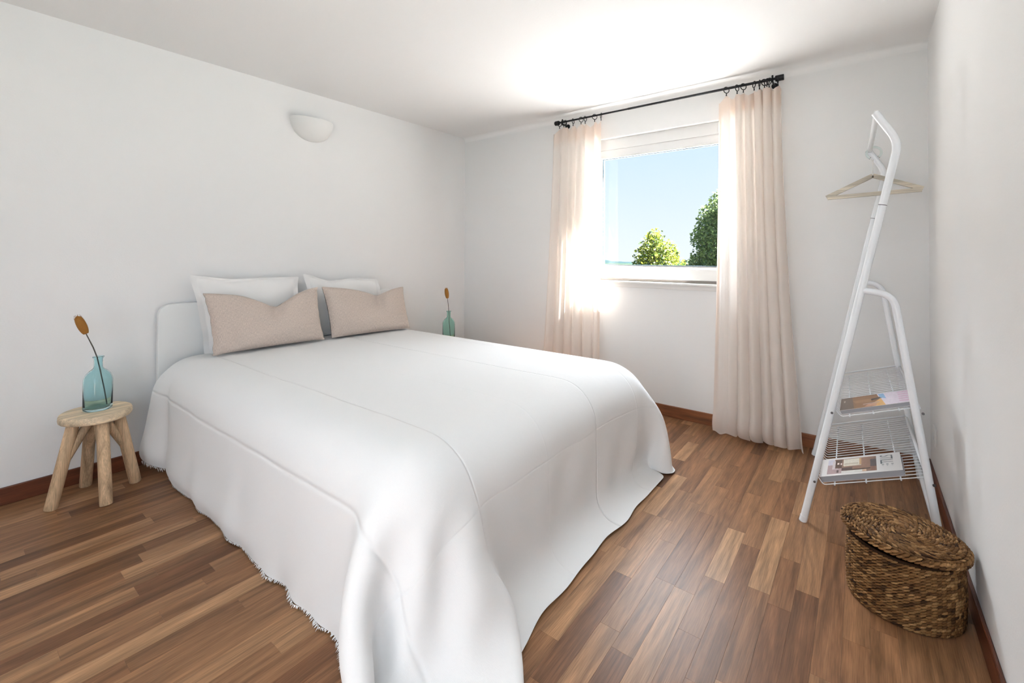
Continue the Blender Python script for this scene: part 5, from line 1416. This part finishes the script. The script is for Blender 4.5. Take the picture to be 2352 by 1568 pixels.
# upper: brown, orange and lavender cover
F2 = slope_frame(2.716, -0.055, 0.552, 0.37, 0.0)
DU2, DV2 = 0.215, 0.285
pic = []
hu, hv = DU2 / 2 - 0.001, DV2 / 2 - 0.001
pic.append(([(-hu, -hv), (hu, -hv), (hu, 0.02), (-hu, 0.035)], 0, 0, 0, (0.22, 0.105, 0.042)))
pic.append(([(-hu, 0.03), (hu, 0.005), (hu, hv), (-hu, hv)], 0, 0, 0, (0.68, 0.60, 0.68)))
pic.append(([(-hu, -hv), (hu, -hv), (hu, -0.095), (-hu, -0.085)], 0, 0, 0, (0.10, 0.065, 0.045)))
pic.append(([(-0.09, -0.03), (0.02, 0.02), (-hu, 0.035), (-hu, 0.0)], 0, 0, 0, (0.62, 0.34, 0.10)))
pic.append(([(-0.095, -0.045), (-0.055, -0.03), (-0.06, 0.005), (-0.10, 0.0)], 0, 0, 0, (0.50, 0.26, 0.16)))
pic.append(([(-0.06, -0.05), (-0.045, -0.05), (-0.035, 0.015), (-0.05, 0.012)], 0, 0, 0, (0.40, 0.30, 0.30)))
pic.append(([(-0.01, -0.03), (0.012, -0.04), (0.05, 0.02), (0.02, 0.025)], 0, 0, 0, (0.05, 0.035, 0.03)))
pic.append(([(0.03, 0.018), (0.10, 0.010), (0.10, 0.032), (0.0, 0.040)], 0, 0, 0, (0.22, 0.40, 0.62)))
pic.append(([(-0.02, -0.08), (0.03, -0.09), (0.03, -0.02), (-0.02, -0.015)], 0, 0, 0, (0.30, 0.16, 0.07)))
for k_ in range(5):
    u_ = -0.08 + k_ * 0.038
    pic.append(([(u_, 0.085), (u_ + 0.016, 0.085), (u_ + 0.016, hv), (u_, hv)], 0, 0, 0, (0.66, 0.42, 0.55)))
pic.append(([(0.02, -0.128), (0.05, -0.128), (0.05, -0.122), (0.02, -0.122)], 0, 0, 0, (0.45, 0.38, 0.34)))
magazine('magazine', F2, DU2, DV2, 0.018, pic, 'thin magazine with a brown and lavender cover on the upper wire shelf', M['paper'], M['cover_white'])

# ------------------------------------------------------------------ woven basket with lid
bk = empty('woven_basket', (2.20, -0.112, 0), 'round woven seagrass basket with a lid, on the floor by the right wall', 'basket')
BX, BY = 2.200, -0.112
def coil(q, R_, z_, rr_, nst, rg, slant=1.0, cx_=BX, cy_=BY, tilt=None, flat=1.0):
    """one row of twisted strands: overlapping slanted leaf-shaped stitches around a ring"""
    for i in range(nst):
        a = 2 * PI * (i + rg.uniform(-.15, .15)) / nst
        L = 2 * PI * R_ / nst * 1.55
        rad = Vector((math.cos(a), math.sin(a), 0)); tan = Vector((-math.sin(a), math.cos(a), 0)); up = Vector((0, 0, 1))
        if flat < 1: up, rad_n = rad, up
        else: rad_n = rad
        c = Vector((cx_ + R_ * math.cos(a), cy_ + R_ * math.sin(a), z_))
        if tilt: c.z += tilt(c.x, c.y)
        dr = (tan + up * 0.42 * slant + rad_n * rg.uniform(-.08, .12)).normalized()
        s1 = dr.cross(rad_n).normalized(); s2 = rad_n
        j = rg.uniform(0.85, 1.15)
        rows = [(-0.5, 0.35), (-0.22, 1.0), (0.22, 1.0), (0.5, 0.35)]
        vs_ = []
        for (t_, w_) in rows:
            for k_ in range(5):
                an = 2 * PI * k_ / 5
                vs_.append(c + dr * (t_ * L) + s1 * (math.cos(an) * rr_ * 0.62 * w_ * j) + s2 * (math.sin(an) * rr_ * 0.72 * w_ * j + rr_ * 0.25 * math.cos(t_ * 3)))
        fs_ = [(r0 * 5 + k_, r0 * 5 + (k_ + 1) % 5, (r0 + 1) * 5 + (k_ + 1) % 5, (r0 + 1) * 5 + k_) for r0 in range(3) for k_ in range(5)]
        q.add(vs_, fs_, (min(1, max(0, rg.gauss(0.5, 0.24))), 0, 0))
rg = random.Random(21)
q = MB(); q.lathe([(0.150, 0.004), (0.158, 0.03), (0.156, 0.22), (0.150, 0.222), (0.148, 0.02), (0.0, 0.016)], (BX, BY, 0), 40, tone=(0.0, 0, 0)); core = q.build('basket_wall', M['seagrass'], bk, smooth=True, angle=50)
NR = 22
for k_ in range(NR):
    z_ = 0.007 + k_ * 0.0098
    R_ = 0.160 + 0.006 * math.sin(PI * k_ / NR * 0.9) - 0.004 * (k_ / NR)
    q = MB(); coil(q, R_ + rg.uniform(-.001, .001), z_, 0.0069, 70, rg)
    q.build('woven_row', M['seagrass'], core, smooth=True)
LZ = 0.247
tl = lambda x, y: -0.10 * (y - BY) * -1 * 0.0 + (-(x - BX) * 0.03 + (y - BY) * 0.06)
q = MB()
seg = 40
prl = [(0.0, LZ + 0.012), (0.168, LZ + 0.012), (0.170, LZ), (0.168, LZ - 0.008), (0.158, LZ - 0.008), (0.156, LZ), (0.0, LZ)]
q.lathe(prl, (BX, BY, 0), seg, tone=(0.0, 0, 0))
q.v = [(v[0], v[1], v[2] + tl(v[0], v[1])) for v in q.v]
lid = q.build('lid', M['seagrass'], bk, smooth=True, angle=50)
for k_ in range(2):
    q = MB(); coil(q, 0.178, LZ - 0.004 + k_ * 0.0100, 0.0078, 70, rg, tilt=tl); q.build('woven_row', M['seagrass'], lid, smooth=True)
for k_ in range(19):
    R_ = 0.172 - k_ * 0.0096
    if R_ < 0.008: break
    q = MB(); coil(q, R_, LZ + 0.0155 - 0.004 * (1 if k_ == 0 else 0) + 0.0015 * math.sin(k_ * .5), 0.0064, max(6, int(2 * PI * R_ / 0.0145)), rg, tilt=tl, flat=0.5); q.build('woven_row', M['seagrass'], lid, smooth=True)

# ------------------------------------------------------------------ socket on the right wall
so = empty('wall_socket', (3.33, YR, 0.295), 'white wall socket low on the right wall behind the rack', 'socket')
q = MB(); q.box((3.285, YR, 0.245), (3.375, YR + 0.010, 0.345), bev=0.003); q.build('cover_plate', M['white_plastic'], so)
q = MB()
q.tube([(3.33, YR + 0.010, 0.295), (3.33, YR + 0.0115, 0.295)], 0.020, 24)
q.build('socket_face', M['white_lacquer'], so)
